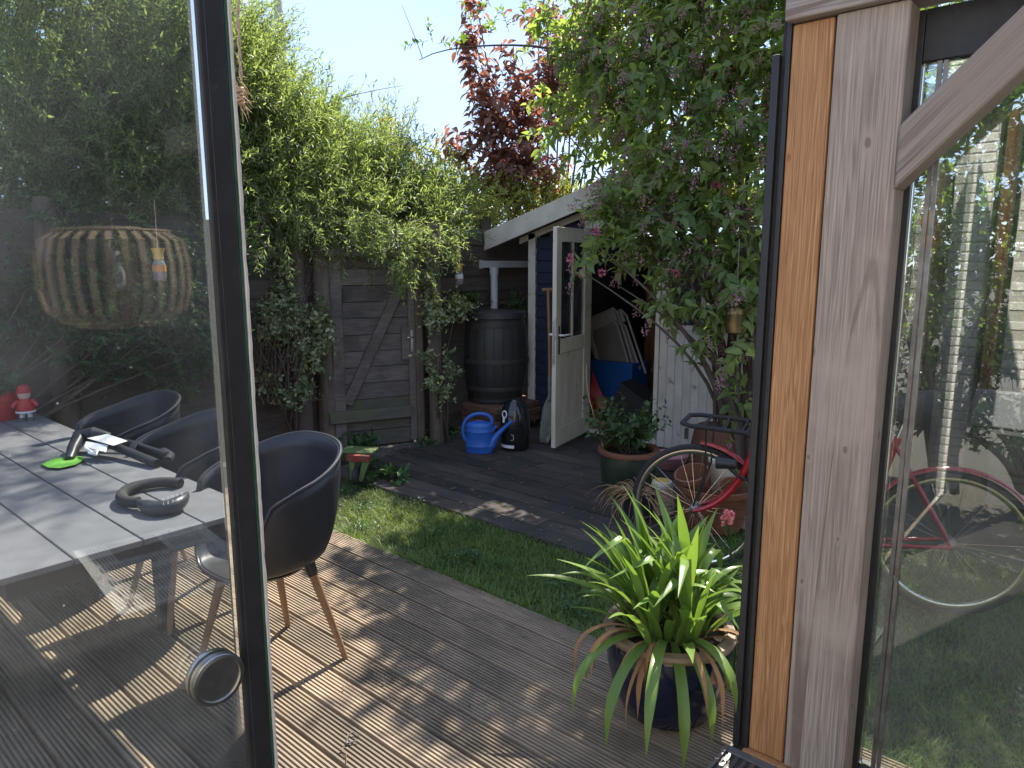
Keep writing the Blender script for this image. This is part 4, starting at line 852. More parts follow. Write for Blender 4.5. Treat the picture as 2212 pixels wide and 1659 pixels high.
MB().tube(bez([(.325, 0, .84), (.42, 0, .55), (.58, 0, .36), (.80, 0, .30)], 12), .021, 12).build('down_tube', MATS['bike_red'], bk_, smooth=True)
MB().tube(bez([(.355, 0, .94), (.48, 0, .66), (.64, 0, .5), (.86, 0, .48)], 12), .017, 12).build('top_tube', MATS['bike_red'], bk_, smooth=True)
MB().tube([(.80, 0, .28), (.955, 0, .86)], .018, 12).build('seat_tube', MATS['bike_red'], bk_, smooth=True)
sd_ = MB().tube([(.955, 0, .86), (.985, 0, .97)], .013, 10); sd_.build('seat_post', MATS['chrome'], bk_, smooth=True)
MB().tube([(.83, 0, 1.0), (.9, 0, 1.005), (1.0, 0, 1.0), (1.1, 0, 1.005)], [.02, .045, .09, .1], 14).build('saddle', MATS['rubber'], bk_, smooth=True)
MB().tube(bez([(.66, -.26, 1.06), (.48, -.29, 1.1), (.34, -.15, 1.16), (.40, 0, 1.12)], 8)+bez([(.40, 0, 1.12), (.34, .15, 1.16), (.48, .29, 1.1), (.66, .26, 1.06)], 8)[1:], .011, 10).build('handlebar', MATS['chrome'], bk_, smooth=True)
MB().tube([(.375, 0, 1.0), (.395, 0, 1.12)], .013, 10).build('stem', MATS['chrome'], bk_, smooth=True)
MB().lathe([(.03, -.004), (.09, -.003), (.092, .0), (.09, .003), (.03, .004)], 36, (.80, -.05, .28), Rx(math.pi/2)).build('chain_ring', MATS['dull_steel'], bk_, smooth=True)
MB().tube([(.80, -.07, .28), (.72, -.09, .14)], .009, 8).build('crank', MATS['dull_steel'], bk_); MB().tube([(.80, .07, .28), (.88, .09, .42)], .009, 8).build('crank', MATS['dull_steel'], bk_)
for p_ in ((.72, -.13, .14), (.88, .13, .42)): MB().box(p_, (.09, .07, .022)).build('pedal', MATS['rubber'], bk_, bevel=.004)
ca = MB(); ZC = .845
ca.tube([(.33, -.10, ZC-.06), (.26, -.15, ZC), (-.02, -.15, ZC+.01), (-.07, -.11, ZC+.012), (-.07, .11, ZC+.012), (-.02, .15, ZC+.01), (.26, .15, ZC), (.33, .10, ZC-.06)], .0125, 10)
for x_ in (.04, .14, .24): ca.tube([(x_, -.15, ZC+.004), (x_, .15, ZC+.004)], .007, 8)
for s in (-1, 1): ca.tube([(.06, s*.14, ZC-.005), (.06, s*.09, .6), (.0, s*.065, HR+.03)], .005, 8)
for s in (-1, 1): ca.tube([(.26, s*.15, ZC), (.35, s*.05, .93)], .009, 8)
ca.build('front_carrier', MATS['rubber'], bk_, smooth=True)
MB().box((-.04, -.142, ZC-.035), (.02, .006, .06)).build('carrier_tab', MATS['rubber'], bk_, bevel=.002)
hl = MB().lathe([(.0001, -.05), (.022, -.048), (.026, -.03), (.032, .03), (.034, .05), (.03, .056), (.0001, .052)], 18, (.17, -.10, .66), Ry(-math.pi/2)); hl.tube([(.26, -.05, .57), (.22, -.09, .6), (.175, -.10, .64)], .008, 8); hl.build('headlamp', MATS['black_plastic'], bk_, smooth=True)
# ================================================================ hung and loose small things
def wasp_trap(x, y, dep, label, h=.2):
    p = Vector(at(x, y, dep)); t = thing('wasp_trap', label, 'wasp trap', tuple(p), group='hanging wasp traps')
    MB().lathe([(.0001, -.14), (.034, -.138), (.038, -.12), (.038, -.05), (.03, -.02), (.02, -.008), (.0001, -.006)], 20, tuple(p)).build('bottle', MATS['trap_glass'], t, smooth=True)
    MB().lathe([(.0001, -.136), (.0335, -.134), (.035, -.12), (.035, -.09), (.0001, -.09)], 20, tuple(p)).build('bait', MATS['trap_bait'], t, smooth=True)
    MB().lathe([(.024, -.014), (.03, -.01), (.028, .02), (.038, .045), (.04, .055), (.0001, .05)], 20, tuple(p)).build('funnel_cap', MATS['trap_yellow'], t, smooth=True)
    MB().lathe([(.0385, -.085), (.0392, -.085), (.0392, -.045), (.0385, -.045)], 20, tuple(p)).build('label_band', MATS['trap_orange'] if x < 600 else MATS['label_white'], t, smooth=True)
    MB().tube([p+Vector((0, 0, .05)), p+Vector((.004, 0, .16)), p+Vector((0, .004, .34))], .0022, 5).build('string', MATS['twine'], t)
mat('trap_glass', (.5, .5, .5), rough=.1, alpha=.35); mat('trap_bait', (.10, .02, .01), rough=.3)
wasp_trap(992, 582, 6.7, 'yellow-capped wasp trap bottle hanging on the plank fence')
wasp_trap(342, 556, 4.3, 'wasp trap bottle with orange label hanging in the hedge beyond the glass')
p = Vector(at(1588, 690, 4.95))
ln = thing('brass_lantern', 'small brass lantern hanging in the flowering shrub', 'lantern', tuple(p))
MB().lathe([(.0001, -.105), (.04, -.1), (.062, -.09), (.064, -.06), (.062, .04), (.064, .05), (.058, .07), (.03, .09), (.018, .1), (.0001, .102)], 26, tuple(p)).build('body', MATS['brass'], ln, smooth=True)
MB().lathe([(.0655, .035), (.067, .042), (.0655, .05)], 26, tuple(p)).build('band', MATS['brass'], ln, smooth=True)
MB().lathe([(.018, .1), (.02, .115), (.045, .13), (.045, .15), (.02, .158)], 16, tuple(p)).build('cap', MATS['steel'], ln, smooth=True)
MB().tube([p+Vector((0, 0, .158)), p+Vector((.003, 0, .3)), p+Vector((0, 0, .55))], .0025, 5).build('wire', MATS['dull_steel'], ln)
# jute twine with a frayed knot hanging outside the opening
tw = thing('jute_twine', 'frayed jute twine with a knot hanging beside the glass edge', 'twine', tuple(at(517, 215, 1.55)))
pts_ = [Vector(at(516+5*math.sin(i*.55)*.6+(3 if i > 8 else 0), -160+i*26, 1.55)) for i in range(14)]
for ph in (0, math.pi):
    hel = []
    for i in range(len(pts_)-1):
        for j in range(6):
            t_ = i+j/6; q = pts_[i].lerp(pts_[i+1], j/6); a = t_*2.4+ph; hel.append(q+Vector((math.cos(a)*.0022, math.sin(a)*.0022, 0)))
    MB().tube(hel, .0022, 5).build('strand', MATS['twine'], tw, smooth=True)
kn = Vector(at(517, 205, 1.55)); km = []
for i in range(40): a = i*.9; km.append(kn+Vector((.0085*math.cos(a), .0085*math.sin(a), -.018+.0009*i+.003*math.sin(i*2.1))))
MB().tube(km, .003, 5).build('knot', MATS['twine'], tw, smooth=True)
fr = MB()
for i in range(46):
    q = kn+Vector((random.uniform(-.008, .008), random.uniform(-.008, .008), random.uniform(-.03, .03))); d = Vector((.755, .656, 0))*random.uniform(-.006, .03)+Vector((0, 0, -random.uniform(.0, .035)))
    if i < 14: d = Vector((random.uniform(-.02, .02), random.uniform(-.02, .02), random.uniform(-.01, .012)))
    fr.tube([q, q+d*.5+Vector((0, 0, .003)), q+d], [.0008, .0006, .0003], 3, cap=False)
fr.build('fray', MATS['twine'], tw)
q = G(760, 1598)
ct = MB().tube(bez([G(752, 1606, .004), G(742, 1588, .012), G(765, 1572, .014), G(775, 1590, .006)], 14), .0022, 6); ct.tube([G(748, 1606, .005), G(772, 1600, .008)], .003, 6); ct.box(G(750, 1605, .005), (.012, .009, .008))
tag(ct.build('cable_tie', MATS['ink'], smooth=True), 'cut black cable tie lying on the ribbed deck', 'cable tie')
for nm, a, b in (('dry_stem', (738, 1622), (748, 1648)),):
    tag(MB().tube([G(*a, .004), G((a[0]+b[0])/2+5, (a[1]+b[1])/2-6, .006), G(*b, .004)], .0016, 5).build('dry_stem', MATS['litter']), 'dry plant stem lying on the ribbed deck', 'stem')
tag(MB().tube([(*at(607, 120, 26)[:2], 0.), tuple(at(605, 60, 26)), tuple(at(596, -60, 26))], [.24, .19, .10], 14).build('mast', MATS['pole_grey'], smooth=True), 'grey mast rising far behind the hedge', 'mast')
# ================================================================ plants
def nrmz(a): return a/np.maximum(np.linalg.norm(a, axis=-1, keepdims=True), 1e-9)
TM = {
 'narrow': (np.array([[0, 0, 0], [-.5, .42, .07], [.5, .42, .07], [0, 1, -.10], [0, .45, 0]]), np.array([[0, 4, 1], [0, 2, 4], [1, 4, 3], [4, 2, 3]])),
 'ovate': (np.array([[0, 0, 0], [-.42, .2, .08], [.42, .2, .08], [-.5, .42, .09], [.5, .42, .09], [-.28, .74, 0], [.28, .74, 0], [0, 1, -.16], [0, .42, 0], [0, .74, -.05]]),
           np.array([[0, 8, 1], [1, 8, 3], [0, 2, 8], [2, 4, 8], [3, 8, 9], [3, 9, 5], [8, 4, 9], [4, 6, 9], [5, 9, 7], [9, 6, 7]])),
 'round': (np.array([[0, 0, 0], [-.4, .25, .06], [.4, .25, .06], [-.45, .62, .05], [.45, .62, .05], [0, 1, -.05], [0, .45, 0]]), np.array([[0, 6, 1], [0, 2, 6], [1, 6, 3], [2, 4, 6], [3, 6, 5], [6, 4, 5]])),
 'bud': (np.array([[0, 0, 0], [.5, .5, 0], [-.25, .5, .43], [-.25, .5, -.43], [0, 1, 0]]), np.array([[0, 2, 1], [0, 3, 2], [0, 1, 3], [4, 1, 2], [4, 2, 3], [4, 3, 1]])),
}
def raw_mesh(name, V, T, rnd=None, smooth=False):
    me = bpy.data.meshes.new(name); me.vertices.add(len(V)); me.vertices.foreach_set('co', V.astype(np.float32).ravel())
    me.loops.add(T.size); me.loops.foreach_set('vertex_index', T.astype(np.int32).ravel()); me.polygons.add(len(T)); k = T.shape[1]
    me.polygons.foreach_set('loop_start', np.arange(0, T.size, k, dtype=np.int32)); me.polygons.foreach_set('loop_total', np.full(len(T), k, np.int32))
    if smooth: me.polygons.foreach_set('use_smooth', np.ones(len(T), bool))
    me.update(calc_edges=True)
    if rnd is not None:
        a = me.attributes.new('rnd', 'FLOAT', 'POINT'); a.data.foreach_set('value', rnd.astype(np.float32))
    return me
def scatter(name, kind, pos, d, n, L, Wd, m, parent, rnd=None, stuff=True):
    V0, T0 = TM[kind]; N = len(pos); y = nrmz(d); x = nrmz(np.cross(y, n)); z = np.cross(x, y)
    P_ = pos[:, None, :]+V0[None, :, 0:1]*(Wd[:, None, None]*x[:, None, :])+V0[None, :, 1:2]*(L[:, None, None]*y[:, None, :])+V0[None, :, 2:3]*(L[:, None, None]*z[:, None, :])
    T = (T0[None]+(np.arange(N)*len(V0))[:, None, None]).reshape(-1, 3)
    if rnd is None: rnd = rng.random(N)
    me = raw_mesh(name, P_.reshape(-1, 3), T, np.repeat(rnd, len(V0))); me.materials.append(MATS[m])
    o = bpy.data.objects.new(name, me); link(o, parent)
    if stuff: o['kind'] = 'stuff'
    return o
def curves(p0, d0, L, ns, droop, wob=.25):
    """many twig centre lines at once: (N, ns+1, 3)"""
    N = len(p0); P_ = np.zeros((N, ns+1, 3)); P_[:, 0] = p0; d = nrmz(d0)
    for i in range(ns):
        P_[:, i+1] = P_[:, i]+d*(L/ns)[:, None]
        d = nrmz(d+np.array([0, 0, -1.])*(droop/ns)[:, None]+rng.normal(0, wob/ns**.5, (N, 3))*.5)
    return P_
def tubes(name, P_, r0, r1, m, parent, sides=3, stuff=True):
    N, K, _ = P_.shape; t = np.gradient(P_, axis=1); t = nrmz(t); ref = nrmz(np.cross(t, np.array([.31, .52, .79]))); b = np.cross(t, ref)
    rr = (r0[:, None]*(1-np.linspace(0, 1, K))[None]+r1*np.linspace(0, 1, K)[None])
    ang = np.arange(sides)*2*math.pi/sides
    V = P_[:, :, None, :]+rr[:, :, None, None]*(np.cos(ang)[None, None, :, None]*ref[:, :, None, :]+np.sin(ang)[None, None, :, None]*b[:, :, None, :])
    idx = np.arange(N*K*sides).reshape(N, K, sides); a = idx[:, :-1, :]; c_ = idx[:, 1:, :]
    F = np.stack([a, np.roll(a, -1, 2), np.roll(c_, -1, 2), c_], -1).reshape(-1, 4)
    me = raw_mesh(name, V.reshape(-1, 3), F, smooth=True); me.materials.append(MATS[m]); o = bpy.data.objects.new(name, me); link(o, parent)
    if stuff: o['kind'] = 'stuff'
    return o
WPOW = [2.2]
def blob_pts(blobs, n, shell=.55):
    """blobs: (px, py, depth, radius[, zscale]) -> points, outward directions"""
    B = np.array([list(at(b[0], b[1], b[2]))+[b[3], b[4] if len(b) > 4 else 1.] for b in blobs]); w = B[:, 3]**WPOW[0]; w /= w.sum()
    k = rng.choice(len(B), n, p=w); u = nrmz(rng.normal(size=(n, 3))); r = shell+(1-shell)*rng.random(n)**.6; r = np.where(rng.random(n) < .3, rng.random(n)**.4, r)
    o = u*np.array([1, 1, 1])[None]; o[:, 2] *= B[k, 4]
    return B[k, :3]+o*(r*B[k, 3])[:, None], u, k
def leaves_on(P_, per, ang, kind, L, Wd, name, m, parent, t0=.12, opp=False, jit=.35, up=.5, lvar=.3, rnd_fn=None, drop=0., stuff=True, ret=False):
    N, K, _ = P_.shape; t = t0+(1-t0)*(np.arange(per)+.5)/per; s = t*(K-1); i = np.minimum(s.astype(int), K-2); fr = (s-i)
    pos = P_[:, i]*(1-fr)[None, :, None]+P_[:, i+1]*fr[None, :, None]; tan = nrmz(P_[:, i+1]-P_[:, i])
    az = (np.arange(per)*2.4)[None, :]+rng.random((N, 1))*6.28 if not opp else ((np.arange(per)//2)*1.57+(np.arange(per) % 2)*math.pi)[None, :]+rng.random((N, 1))*6.28
    ref = nrmz(np.cross(tan, np.array([.2, .3, .93]))); b = np.cross(tan, ref)
    rad = np.cos(az)[..., None]*ref+np.sin(az)[..., None]*b
    d = nrmz(tan*math.cos(ang)+rad*math.sin(ang)+rng.normal(0, jit, rad.shape)*.5+np.array([0, 0, -drop]))
    nn = nrmz(np.array([0, 0, 1.])*up+tan*.6+rng.normal(0, .35, rad.shape))
    n = N*per; Ls = L*(1+lvar*rng.uniform(-1, 1, n))*np.tile(np.clip(1.15-.55*np.abs(t-.45), .5, 1.1), N)
    rnd = rng.random(n) if rnd_fn is None else rnd_fn(pos.reshape(-1, 3))
    A = (pos.reshape(-1, 3), d.reshape(-1, 3), nn.reshape(-1, 3), Ls, Ls*Wd)
    if ret: return A, rnd
    return scatter(name, kind, *A, m, parent, rnd, stuff)
def limb(parent, pts, r0, r1, name='limb', m='bark', n=8):
    pp = bez(pts, 10); return MB().tube(pp, [r0+(r1-r0)*i/10 for i in range(11)], n).build(name, MATS[m], parent, smooth=True)
def noise3(p, s):
    return .5+.25*(np.sin(p[:, 0]*s+1.3)*np.cos(p[:, 1]*s*.9+.4)+np.sin(p[:, 2]*s*1.3+p[:, 0]*s*.6))
leafmat('willow_leaf', (.15, .21, .085), (.29, .355, .15), trans=.55, tcol=(1.4, 1.42, .72))
leafmat('deutzia_leaf', (.13, .205, .085), (.33, .40, .16), trans=.6, rough=.5)
leafmat('deutzia_leaf_one', (.16, .235, .105), (.26, .34, .145), trans=.55, rough=.5, obj=True)
leafmat('plum_leaf', (.17, .10, .08), (.32, .17, .125), trans=.5, rough=.4, tcol=(1.5, 1.05, .8))
leafmat('plum_leaf_one', (.055, .022, .018), (.13, .04, .025), trans=.40, rough=.4, tcol=(2.4, 1.2, .6), obj=True)
leafmat('euonymus_leaf', (.09, .15, .06), (.42, .44, .26), trans=.3, rough=.4)
leafmat('gold_leaf', (.22, .27, .06), (.46, .47, .17), trans=.45, rough=.45)
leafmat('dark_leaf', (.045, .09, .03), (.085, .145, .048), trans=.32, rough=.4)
leafmat('broad_leaf', (.08, .15, .035), (.18, .26, .06), trans=.5)
leafmat('weed_leaf', (.05, .11, .04), (.08, .15, .05), trans=.35)
leafmat('grass_blade', (.085, .15, .035), (.19, .25, .07), trans=.35, rough=.5)
leafmat('strap_leaf', (.12, .21, .045), (.2, .30, .075), trans=.33, rough=.32, obj=True, tcol=(1.35, 1.4, .6))
# ---- willow-leaved hedge shrubs over the left fence
def shrub(name, label, cat, base, blobs, nsh, Ls, droop, per, leaf, Lf, Wf, lm, ang=.7, kind='narrow', up_=.6, out_=.6, rad_=.5, group=None, shell=.5, tw=.0028, twm='twig', limbs=True, opp=False, drop=0., nlimb=None, lr=.035, t0=.12):
    t = thing(name, label, cat, tuple(base), group=group)
    p0, u, k = blob_pts(blobs, nsh, shell); d0 = nrmz(u*out_+np.array([0, 0, up_])+rng.normal(0, rad_, (nsh, 3)))
    L = Ls[0]+(Ls[1]-Ls[0])*rng.random(nsh); P_ = curves(p0-d0*L[:, None]*.45, d0, L, 6, droop[0]+(droop[1]-droop[0])*rng.random(nsh))
    tubes('twig_mass', P_, np.full(nsh, tw), .0008, twm, t)
    leaves_on(P_, per, ang, kind, Lf, Wf, leaf, lm, t, opp=opp, drop=drop, t0=t0)
    if limbs:
        B = [Vector(at(*b[:3])) for b in blobs]; base = Vector(base)
        for j, b in enumerate(B if nlimb is None else B[:nlimb]):
            mid = base.lerp(b, .5)+Vector((random.uniform(-.2, .2), random.uniform(-.2, .2), random.uniform(0, .3)))
            limb(t, [base+Vector((random.uniform(-.08, .08), random.uniform(-.08, .08), 0)), base.lerp(mid, .5)+Vector((0, 0, .2)), mid, b], lr, .006, 'trunk' if j == 0 else 'limb')
    return t, P_
shrub('willow_shrub', 'tall narrow-leaved green shrub arching over the fence beside the gate', 'shrub', (-6.0, 3.0, 0),
      [(455, 160, 6.0, .65), (600, 275, 6.4, .52), (525, 130, 6.3, .32), (550, 110, 6.35, .26), (700, 345, 6.7, .5), (800, 410, 7.0, .4), (880, 445, 7.2, .30), (690, 440, 6.3, .3, .7), (790, 450, 6.5, .28, .7), (930, 460, 6.9, .25, .6), (760, 320, 6.9, .28), (840, 375, 7.0, .26), (905, 410, 7.1, .24), (965, 430, 7.3, .2), (520, 330, 6.1, .62), (640, 420, 6.3, .46), (760, 470, 6.5, .33), (560, 470, 6.0, .38), (850, 300, 7.4, .26)],
      2900, (.35, .8), (-.15, .5), 26, 'leaf_mass', .062, .22, 'willow_leaf', group='green shrubs over the left fence')
shrub('willow_shrub', 'tall narrow-leaved green shrub behind the sliding glass panel', 'shrub', (-5.9, .9, 0),
      [(60, 90, 5.2, .75), (230, 60, 5.4, .75), (380, 130, 5.6, .65), (30, 300, 4.95, .65), (200, 290, 5.2, .62), (370, 340, 5.5, .55), (90, 440, 4.95, .42), (280, 450, 5.2, .4), (420, 460, 5.6, .36)],
      2300, (.35, .8), (-.1, .6), 26, 'leaf_mass', .058, .24, 'willow_leaf', group='green shrubs over the left fence')
shrub('willow_shrub', 'pale leafy treetop beyond the fence, lit from behind', 'shrub', (-9.2, 4.6, 0),
      [(250, 330, 9.3, 1.2), (480, 300, 9.6, 1.1), (650, 330, 9.8, .9), (60, 200, 9.3, 1.3), (380, 120, 9.8, 1.0), (790, 420, 10.2, .55)],
      1300, (.5, 1.0), (-.2, .3), 26, 'leaf_mass', .085, .35, 'broad_leaf', tw=.004, group='green shrubs over the left fence', lr=.09)
_hi = shrub.__defaults__
def shade_canopy(t, cen, n, leaf='willow_leaf'):
    ps = np.array([np.array(c_[:3])+rng.normal(0, c_[3]*.5, 3) for c_ in cen for _ in range(int(n*c_[3]))]); m = len(ps); d0 = nrmz(np.array([[.5, -.4, .1]])+rng.normal(0, .5, (m, 3)))
    P_ = curves(ps, d0, .35+.4*rng.random(m), 6, .2+.8*rng.random(m)); tubes('twig_mass', P_, np.full(m, .003), .001, 'twig', t); leaves_on(P_, 24, .7, 'narrow', .06, .24, 'leaf_mass', leaf, t)
    c_ = cen[0]; limb(t, [tuple(t.location), (t.location.x-.5, t.location.y, 3.5), (c_[0]-1.2, c_[1]-.6, c_[2]+.2), c_[:3]], .03, .006)
shade_canopy(bpy.data.objects['willow_shrub'], [(-5.2, 4.5, 5.3, .5), (-4.9, 4.4, 5.4, .4), (-4.6, 4.6, 5.5, .35), (-5.3, 3.9, 5.0, .4)], 75)  # added branches above the view, cast dappled shade on the table
# hanging sprays over the gate
def spray(name, label, starts, nper, leafm, L=(.35, .7), base=(-5.2, 3.9, 2.0), per=22, Lf=.05, Wf=.22, kind='narrow', dirb=(.5, -.2, -.35), droop=(.6, 1.4)):
    t = thing(name, label, 'shrub', base); ps = []; 
    for x, y, dep in starts:
        for _ in range(nper): ps.append(at(x+random.gauss(0, 22), y+random.gauss(0, 14), dep+random.gauss(0, .12)))
    ps = np.array(ps); n = len(ps); d0 = nrmz(np.array(dirb)[None]+rng.normal(0, .45, (n, 3))); Lh = L[0]+(L[1]-L[0])*rng.random(n)
    P_ = curves(ps, d0, Lh, 7, droop[0]+(droop[1]-droop[0])*rng.random(n)); tubes('twig_mass', P_, np.full(n, .0025), .0008, 'twig', t)
    leaves_on(P_, per, .8, kind, Lf, Wf, 'leaf_mass', leafm, t); limb(t, [base, (base[0]+.1, base[1], base[2]+.2), tuple(ps[0]), tuple(ps[1])], .012, .003, 'stem', 'twig', 5)
    return t
spray('trailing_privet', 'trailing sprays of small green leaves hanging over the gate top', [(620, 470, 6.0), (700, 490, 6.1), (760, 505, 6.2), (810, 500, 6.25), (850, 505, 6.3), (880, 500, 6.35), (560, 470, 5.9), (930, 505, 6.5), (660, 455, 6.0), (730, 465, 6.1), (790, 470, 6.2), (960, 490, 6.7), (590, 440, 5.9)], 30, 'willow_leaf', L=(.2, .5), droop=(.3, 1.1))
spray('trailing_privet', 'leafy sprig drooping lowest over the gate corner', [(862, 560, 6.15), (880, 590, 6.15)], 13, 'willow_leaf', L=(.14, .3), base=(-4.95, 4.1, 1.95))
spray('trailing_privet', 'sparse willowy sprig hanging beside the twine and glass edge', [(560, 520, 5.6), (590, 500, 5.6)], 7, 'willow_leaf', L=(.25, .45), base=(-5.3, 3.1, 2.0))
# variegated climbers
def climber(name, label, blobs, n, base, Lf=.042, per=12, lm='euonymus_leaf', L=(.12, .35), Wf=.62):
    t, P_ = shrub(name, label, 'climber', base, blobs, n, L, (-.1, .7), per, 'leaf_mass', Lf, Wf, lm, ang=.95, kind='round', up_=.2, out_=.5, rad_=.7, tw=.0018, lr=.011, shell=.2)
    return t
climber('variegated_climber', 'cream-edged evergreen climber trailing over the log posts left of the gate',
        [(600, 640, 5.95, .13, 1.8), (640, 700, 5.95, .13, 1.6), (665, 760, 5.95, .12, 1.5), (585, 700, 5.8, .10, 1.5), (690, 690, 5.95, .08), (700, 740, 5.95, .07), (655, 830, 5.95, .08), (575, 830, 5.8, .09), (620, 860, 5.85, .07), (610, 570, 5.95, .1)], 330, (-5.4, 3.3, 0))
climber('variegated_climber', 'cream-edged evergreen climber on the post right of the gate',
        [(925, 600, 6.4, .06, 2.), (930, 660, 6.4, .07, 1.6), (940, 690, 6.4, .08), (935, 815, 6.4, .05, 1.6), (965, 780, 6.6, .05, 2.), (975, 810, 6.6, .04), (920, 770, 6.4, .04), (990, 660, 6.8, .1), (960, 850, 6.5, .05)], 170, (-4.8, 4.5, 0))
climber('variegated_climber', 'leafy evergreen climber spilling over the rain barrel lid',
        [(1000, 648, 7.1, .14, .6), (1040, 640, 7.55, .12, .6), (1105, 658, 7.6, .10, .4), (1130, 662, 7.6, .06)], 120, (-5.15, 5.3, .9), Lf=.042, lm='dark_leaf')
shrub('golden_hedge', 'yellow-green variegated hedge glowing behind the plank fence and shed roof', 'hedge', (-6.6, 6.6, 0),
      [(920, 430, 7.8, .42, .7), (1000, 440, 7.9, .42, .6), (1080, 430, 8.1, .42, .6), (1150, 425, 8.3, .4, .6), (1210, 430, 8.5, .4, .6), (960, 380, 8.1, .35), (1040, 470, 7.6, .3, .5), (900, 480, 7.2, .25, .6), (990, 480, 7.2, .22, .6)],
      900, (.2, .45), (-.2, .5), 22, 'leaf_mass', .036, .5, 'gold_leaf', kind='round', lr=.025)
# ---- red-leaved plum behind the shed
WPOW[0] = 1.75
plum, PP = shrub('red_leaf_tree', 'upright red-brown leaved tree behind the shed against the sky', 'tree', (-5.9, 7.6, 0),
      [(1030, 10, 8.0, .11, 2.), (1020, 70, 8.0, .12, 2.), (1022, 130, 8.0, .13, 1.8), (1040, 190, 8.0, .16, 1.6), (1055, 260, 8.0, .22), (1110, 330, 8.1, .34), (1000, 320, 8.0, .14), (1095, 130, 8.2, .17), (1110, 210, 8.2, .24), (1165, 40, 8.3, .2), (1150, 260, 8.3, .32), (1070, 390, 8.1, .3), (1150, 370, 8.2, .35), (975, 330, 8.0, .08), (1210, 190, 8.0, .25), (1230, 240, 8.0, .26), (1290, 215, 7.8, .25), (1236, 125, 7.6, .34), (1195, 165, 7.65, .28), (1275, 140, 7.5, .32), (1310, 120, 7.4, .28)],  # last blobs added to block sun from the plank floor
      500, (.25, .55), (-.2, .4), 8, 'leaf_mass', .115, .46, 'plum_leaf', kind='ovate', ang=.95, drop=.8, up_=.9, out_=.3, lr=.03, shell=.2)
WPOW[0] = 2.2
shrub('red_leaf_tree', 'small red-leaved sprig poking through the hedge skyline', 'tree', (-6.9, 5.2, 0), [(830, 280, 7.6, .07), (860, 320, 7.6, .08), (890, 345, 7.6, .08)], 22, (.15, .3), (0, .4), 8, 'leaf_mass', .07, .48, 'plum_leaf', kind='ovate', ang=.95, drop=.5, lr=.012)
# ---- pink flowering shrub in front of the shed
DB = (-2.12, 4.98, 0)
DBL = [(1420, -110, 5.5, .5), (1530, -130, 5.3, .55), (1640, -90, 5.1, .5), (1720, 60, 5.0, .4), (1260, 60, 6.0, .42), (1390, 40, 5.6, .55), (1540, 50, 5.3, .55), (1650, 120, 5.1, .4), (1300, 190, 6.0, .45), (1440, 200, 5.5, .55), (1590, 230, 5.2, .48), (1210, 270, 6.2, .30), (1340, 310, 5.8, .36), (1470, 360, 5.4, .42), (1610, 390, 5.1, .38), (1390, 420, 5.5, .26),  # first blobs added above the view to shade the blue pot
       (1330, 465, 5.45, .17), (1290, 530, 5.35, .14), (1255, 585, 5.3, .09), (1370, 540, 5.4, .22), (1470, 520, 5.3, .30), (1590, 540, 5.1, .30), (1340, 620, 5.35, .10), (1440, 640, 5.2, .18), (1560, 660, 5.05, .20), (1640, 640, 5.0, .2), (1520, 740, 5.0, .10), (1600, 760, 4.9, .12), (1570, 850, 4.9, .09), (1620, 860, 4.85, .1)]
dz = thing('flowering_shrub', 'large arching shrub with pointed leaves and pink flower clusters before the shed', 'shrub', DB)
NS = 1200; WPOW[0] = 1.9
p0, u, k = blob_pts(DBL, NS, .35); d0 = nrmz(u*.5+np.array([-.25, -.15, .15])+rng.normal(0, .5, (NS, 3))); Lh = .25+.3*rng.random(NS)
WPOW[0] = 2.2
PD = curves(p0-d0*Lh[:, None]*.5, d0, Lh, 6, .2+.7*rng.random(NS)); tubes('twig_mass', PD, np.full(NS, .0028), .001, 'twig', dz)
A, rnd_ = leaves_on(PD, 14, .95, 'ovate', .085, .46, '', '', None, opp=True, up=.8, ret=True, drop=.35, lvar=.45, rnd_fn=lambda p_: np.clip(.75*noise3(p_, 5.)+.5*rng.random(len(p_))-.12, 0, 1))
cd_ = np.linalg.norm(A[0]-_C, axis=1); near = np.argsort(cd_/(A[3]/.075))[:3000]; pick = rng.choice(near, 290, replace=False); keep = np.ones(len(cd_), bool); keep[pick] = False
scatter('leaf_mass', 'ovate', *[a[keep] for a in A], 'deutzia_leaf', dz, rnd_[keep])
V0, T0 = TM['ovate']; lv_me = raw_mesh('leaf', V0, T0); lv_me.materials.append(MATS['deutzia_leaf_one'])
def leaf_objects(me, A, idx, parent, name='leaf'):
    y = nrmz(A[1]); x = nrmz(np.cross(y, A[2])); z = np.cross(x, y)
    for i in idx:
        o = bpy.data.objects.new(name, me); link(o, parent); L_, W_ = A[3][i], A[4][i]
        M = Matrix(((x[i][0]*W_, y[i][0]*L_, z[i][0]*L_, A[0][i][0]), (x[i][1]*W_, y[i][1]*L_, z[i][1]*L_, A[0][i][1]), (x[i][2]*W_, y[i][2]*L_, z[i][2]*L_, A[0][i][2]), (0, 0, 0, 1)))
        o.matrix_basis = M
leaf_objects(lv_me, A, pick, dz)
for j, (bx2, by2, dep, r_) in enumerate([b[:4] for b in DBL[:26]]):
    e = Vector(at(bx2, by2, dep)); b0 = Vector(DB)+Vector((random.uniform(-.16, .16), random.uniform(-.1, .1), 0)); mid = b0.lerp(e, .45)+Vector((.14, 0, .45))
    limb(dz, [b0, b0+Vector((random.uniform(-.02, .12), 0, .8)), mid, e], .02+.008*(j % 3), .004, 'trunk' if j == 0 else 'stem')
